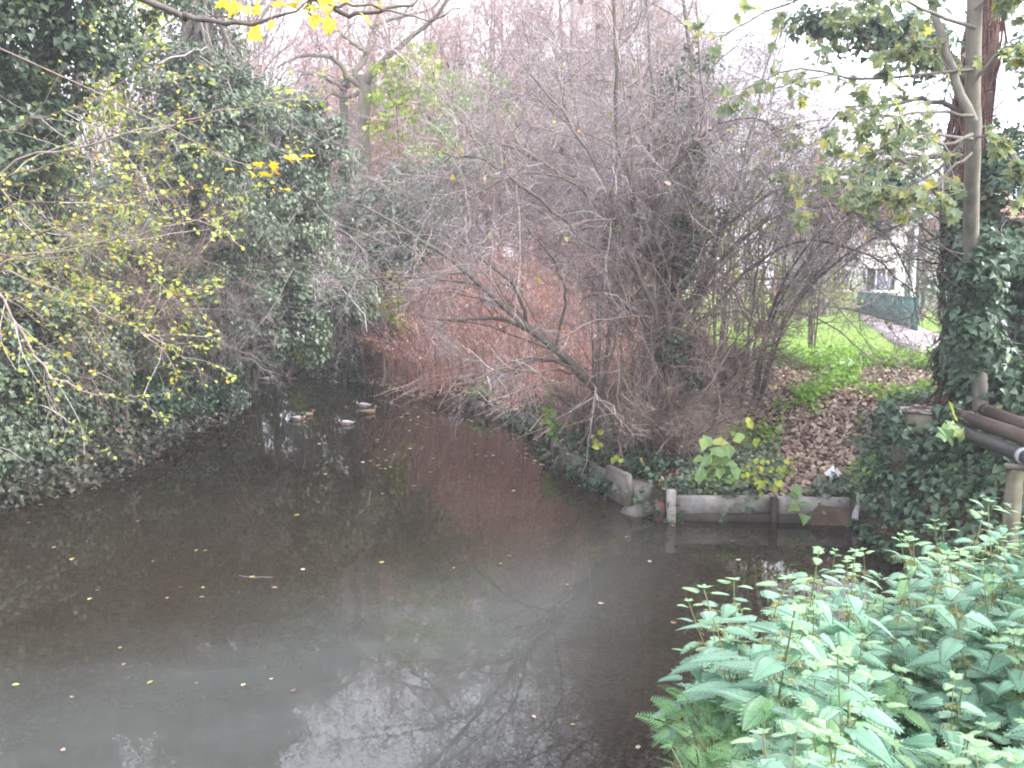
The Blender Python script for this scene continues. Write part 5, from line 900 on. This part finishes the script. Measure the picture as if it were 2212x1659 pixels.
# ------------------------------------------------------------------ nettles and cow parsley on the near bank
def nettle_leaf_mesh(k):
    n = 9; rows = []; fs = []
    w = lambda t: .29 * (math.sin(math.pi * min(1, t * .92 + .08) ** .62) ** .9) * (1 - t * .15)
    for i in range(n + 1):
        t = i / n; ww = w(t) if i < n else 0.0; droop = -.2 * t * t * (1 + .5 * k); cup = .05
        rows.append([(-ww, t, droop - cup * 0), (-ww * .5, t + .015, droop + .055 * math.sin(t * 3.14) + RNG.normal(0, .006)), (0, t, droop - .012), (ww * .5, t + .015, droop + .055 * math.sin(t * 3.14) + RNG.normal(0, .006)), (ww, t, droop)])
    V = [v for r in rows for v in r]
    for i in range(n):
        for j in range(4): a = i * 5 + j; fs.append((a, a + 1, a + 6, a + 5))
    # teeth along both edges
    for i in range(n - 1):
        for j, sgn in ((0, -1), (4, 1)):
            a, b_ = i * 5 + j, (i + 1) * 5 + j; va, vb2 = np.array(V[a]), np.array(V[b_]); tipv = (va * .35 + vb2 * .65) + np.array([sgn * .085, .075, -.012]); V.append(tuple(tipv)); fs.append((a, b_, len(V) - 1) if sgn > 0 else (b_, a, len(V) - 1))
    me = bpy.data.meshes.new('nettle_leaf'); me.from_pydata(V, [], fs); me.polygons.foreach_set('use_smooth', np.ones(len(fs), bool)); me.update(); return me
def nettle_mat(name, stops):
    m, nt, b, out = new_mat(name); tc = nt.nodes.new('ShaderNodeTexCoord'); s = nt.nodes.new('ShaderNodeSeparateXYZ'); nt.links.new(tc.outputs['Object'], s.inputs[0])
    oi = nt.nodes.new('ShaderNodeObjectInfo'); r = ramp(nt, stops, oi.outputs['Random'])
    def mt(op, a, c=0.0):
        x = nt.nodes.new('ShaderNodeMath'); x.operation = op
        for q_, v in zip(x.inputs, (a, c)):
            if hasattr(v, 'links'): nt.links.new(v, q_)
            else: q_.default_value = v
        return x.outputs[0]
    ax = mt('ABSOLUTE', s.outputs[0]); v = mt('SINE', mt('MULTIPLY', mt('SUBTRACT', s.outputs[1], mt('MULTIPLY', ax, .9)), 46)); mid = mt('LESS_THAN', ax, .012)
    h = mt('MAXIMUM', mt('POWER', mt('ABSOLUTE', v), .5), 0.0)
    vein = nt.nodes.new('ShaderNodeMapRange'); vein.inputs[1].default_value = .96; vein.inputs[2].default_value = 1.0; nt.links.new(v, vein.inputs[0])
    n = noise(nt, 7, 3, tc.outputs['Object']); rr = ramp(nt, [(.3, (.85,) * 3), (.7, (1.1,) * 3)], n.outputs[0]); c = mixc(nt, 1.0, r.outputs[0], rr.outputs[0], 'MULTIPLY')
    c = mixc(nt, mt('MULTIPLY', mt('MAXIMUM', vein.outputs[0], mid), .45), c, (.05, .12, .05)); nt.links.new(c, b.inputs['Base Color'])
    b.inputs['Roughness'].default_value = .5; b.inputs['Specular IOR Level'].default_value = .45; b.inputs['Sheen Weight'].default_value = .4; b.inputs['Sheen Roughness'].default_value = .4
    bump(nt, b, h, .35, .02)
    t = nt.nodes.new('ShaderNodeBsdfTranslucent'); hs = nt.nodes.new('ShaderNodeHueSaturation'); hs.inputs['Saturation'].default_value = 1.25; hs.inputs['Value'].default_value = 1.3; nt.links.new(c, hs.inputs['Color']); nt.links.new(hs.outputs[0], t.inputs[0])
    x = nt.nodes.new('ShaderNodeMixShader'); x.inputs[0].default_value = .3; nt.links.new(b.outputs[0], x.inputs[1]); nt.links.new(t.outputs[0], x.inputs[2]); nt.links.new(x.outputs[0], out.inputs[0]); return m
NM = nettle_mat('nettle_leaf', [(0, (.11, .24, .15)), (.4, (.165, .34, .225)), (.85, (.21, .4, .265)), (1, (.22, .42, .17))]); NT = nettle_mat('nettle_tip_leaf', [(0, (.2, .37, .18)), (1, (.26, .42, .2))])
NL = [nettle_leaf_mesh(k) for k in (-.6, 0, .8, 1.6)]; NLT = [m_.copy() for m_ in NL]
for m_ in NL: m_.materials.append(NM)
for m_ in NLT: m_.materials.append(NT)
fl_m = leaf_mat('nettle_flower', [(0, (.3, .32, .14)), (1, (.42, .4, .2))], .8, .2, .2)
def place_leaf(t, me, node, az, pitch, size, roll=0):
    o = bpy.data.objects.new('leaf', me); COL.objects.link(o); o.parent = t; o.location = node; o.rotation_euler = Euler((pitch, roll, az - math.pi / 2), 'ZXY'); o.rotation_mode = 'ZXY'
    o.rotation_euler = (pitch, roll, az - math.pi / 2); o.rotation_mode = 'YXZ'; o.scale = (size,) * 3; return o
def make_nettle(h, flower, nodes):
    t = thing('nettle_plant', 'stinging nettle with toothed grey green leaves in opposite pairs on the near bank', 'nettle', (0, 0, 0), 'stinging nettles on the near bank')
    stem = spline([(0, 0, -.1), (RNG.normal(0, .03), RNG.normal(0, .03), h * .4), (RNG.normal(0, .06), RNG.normal(0, .06), h)], 14)
    pet, flw, az = [], [], RNG.uniform(0, 6.28)
    for k in range(nodes):
        f = .34 + .66 * (k + .6) / nodes; i = min(12, int(f * 13)); p = stem[i] + (stem[i + 1] - stem[i]) * (f * 13 - i); u = 1 - (k + .5) / nodes; sz = (.06 + .125 * min(1, u * 1.9) * (1 - .18 * max(0, u - .6))) * RNG.uniform(.9, 1.12)
        for s in (0, math.pi):
            a = az + s + RNG.normal(0, .14); pl = sz * .34; e = p + np.array([math.cos(a) * pl, math.sin(a) * pl, pl * (.25 + .3 * (1 - u))]); pet.append(spline([p, (p + e) / 2 + [0, 0, .006], e], 4))
            place_leaf(t, (NLT if k >= nodes - 1 else NL)[RNG.integers(4)], e, a, RNG.normal(-.06 + .55 * (u < .16), .17), sz, RNG.normal(0, .15))
            if flower and .12 < u < .75:
                for q_ in range(3): b_ = a + RNG.normal(0, .7); L_ = RNG.uniform(.03, .07); flw.append(spline([p, p + [math.cos(b_) * L_ * .6, math.sin(b_) * L_ * .6, -.005], p + [math.cos(b_) * L_, math.sin(b_) * L_, -L_ * .7]], 6))
        az += math.pi / 2 + RNG.normal(0, .1)
    top = stem[-1]
    for q_ in range(5): place_leaf(t, NLT[RNG.integers(4)], top, az + q_ * 1.26, .5 + RNG.normal(0, .1), RNG.uniform(.028, .042))
    tubes('stem', [(stem[None], np.linspace(.0048, .0025, 14)[None], 6), (np.array(pet), np.full((len(pet), 4), .0013), 4)], M['weedstem'], t)
    if flw:
        F_ = np.array(flw); p, tg = spots(F_, len(F_) * 16, .1); leaves('blossom', p + RNG.normal(0, .0025, p.shape), RNG.normal(size=p.shape), RNG.normal(size=p.shape), .0085, 'kite', fl_m, t); tubes('flower_stalk', [(F_, np.full((len(F_), 6), .0009), 3)], M['weedstem'], t)
    return t
protos = [make_nettle(h, f_l, n_) for h, f_l, n_ in ((1.0, True, 8), (.9, True, 7), (.85, False, 7), (1.05, True, 8), (.7, False, 6), (.78, False, 7))]
ns_ = []
tries = 0
while len(ns_) < 230 and tries < 9000:
    tries += 1; x, y = RNG.uniform(.3, 4.6), RNG.uniform(1.35, 6.2); d = shore(np.array([x]), np.array([y]))[0]
    if d < .3 or x / y > .85 or x / y < .2 or math.hypot(x, y) < 1.5: continue
    if x < (.215 if y > 3.3 else .31) * y + .1: continue
    if any((x - a) ** 2 + (y - b_) ** 2 < .13 ** 2 for a, b_, _ in ns_): continue
    ns_.append((x, y, d))
ns_.sort(key=lambda q_: q_[0])
for i, (x, y, d) in enumerate(ns_):
    if i < 6: o = protos[i]
    else: o = copy_tree(protos[RNG.integers(6)])
    near_f = .62 + .38 * sst(np.array(y), 1.6, 4.2); s_ = float(near_f) * RNG.uniform(.72, 1.1) * (1 + .12 * float(sst(np.array(x), 2.2, 3.2)))
    o.location = (x, y, gz(x, y)); o.rotation_euler = (RNG.normal(0, .09), RNG.normal(0, .09), RNG.uniform(0, 6.28)); w_ = RNG.uniform(.72, 1.12); o.scale = (w_, w_, s_)
# cow parsley: feathery low plants on the bank edge
def frond_mesh():
    V, fs = [], []
    def leaflet(p, d, n, L, wd):
        s = np.cross(d, n); b = len(V); V.extend([tuple(p), tuple(p + d * L * .45 + s * wd), tuple(p + d * L), tuple(p + d * L * .45 - s * wd)]); fs.append((b, b + 1, b + 2, b + 3))
    n = np.array([0, 0, 1.0])
    for i in range(9):
        t = .22 + .78 * i / 9; p = np.array([0, t, -.25 * t * t]); L = .4 * (1 - t) ** .8 + .04
        for s in (-1, 1):
            d = unit(np.array([s * 1.0, .55, -.1])); 
            for k in range(6):
                u = (k + 1) / 6; pp_ = p + d * L * u; l2 = L * .22 * (1.05 - u) + .022
                for s2 in (-1, 1): leaflet(pp_, unit(np.array([s * .45 + s2 * -.5 * s, .8 * (1 if s2 > 0 else .05) + .2, -.12 + RNG.normal(0, .1)])), n, l2, l2 * .24)
            leaflet(p, d, n, L * 1.1, .006)
    b = len(V); V.extend([(-.006, 0, 0), (.006, 0, 0), (.004, 1, -.25), (-.004, 1, -.25)]); fs.append((b, b + 1, b + 2, b + 3))
    me = bpy.data.meshes.new('frond'); me.from_pydata(V, [], fs); me.update(); me.materials.append(M['parsley']); a = me.attributes.new('rnd', 'FLOAT', 'POINT'); a.data.foreach_set('value', RNG.random(len(V)).astype(np.float32)); return me
FM = [frond_mesh() for _ in range(3)]
def make_parsley(n):
    t = thing('cow_parsley', 'low cow parsley with feathery bright green leaves in front of the nettles', 'plant', (0, 0, 0), 'cow parsley on the bank edge'); st_ = []
    for k in range(n):
        a = k * 2.4 + RNG.normal(0, .2); L_ = RNG.uniform(.08, .24); e = np.array([math.cos(a) * L_ * .6, math.sin(a) * L_ * .6, L_ * 1.0]); st_.append(spline([(0, 0, -.03), e * .5 + [0, 0, .03], e], 6))
        o = bpy.data.objects.new('leaf', FM[RNG.integers(3)]); COL.objects.link(o); o.parent = t; o.location = e; o.rotation_mode = 'YXZ'; o.rotation_euler = (RNG.normal(-.05, .35), RNG.normal(0, .35), a + RNG.normal(0, .5) - math.pi / 2); o.scale = (RNG.uniform(.07, .125),) * 3
    tubes('stem', [(np.array(st_), np.full((n, 6), .0018), 5)], M['weedstem'], t); return t
pr = [make_parsley(n_) for n_ in (15, 13, 17)]
ps_, tries = [], 0
while len(ps_) < 100 and tries < 6000:
    tries += 1; x, y = RNG.uniform(.35, 2.2), RNG.uniform(1.5, 4.2); d = shore(np.array([x]), np.array([y]))[0]
    if d < .15 or x < .25 * y or x > .38 * y + .15 or any((x - a) ** 2 + (y - b_) ** 2 < .1 ** 2 for a, b_ in ps_): continue
    ps_.append((x, y))
for i, (x, y) in enumerate(ps_):
    o = pr[i] if i < 3 else copy_tree(pr[RNG.integers(3)]); s_ = RNG.uniform(.8, 1.3); o.location = (x, y, gz(x, y)); o.rotation_euler = (0, 0, RNG.uniform(0, 6.28)); o.scale = (s_,) * 3
hzm = bpy.data.materials.new('haze'); hzm.use_nodes = True; hn = hzm.node_tree; hn.nodes.clear(); ho = hn.nodes.new('ShaderNodeOutputMaterial'); hv = hn.nodes.new('ShaderNodeVolumePrincipled')
hv.inputs['Color'].default_value = (.93, .94, 1, 1); hv.inputs['Density'].default_value = HAZE; hv.inputs['Anisotropy'].default_value = .3; hn.links.new(hv.outputs[0], ho.inputs['Volume'])
if HAZE > 0: tag(MB().box((5, 110, 13), (330, 310, 30)).build('haze', hzm), kind='stuff')
print('TRIS', TRIS[0], 'OBJECTS', len(bpy.data.objects))
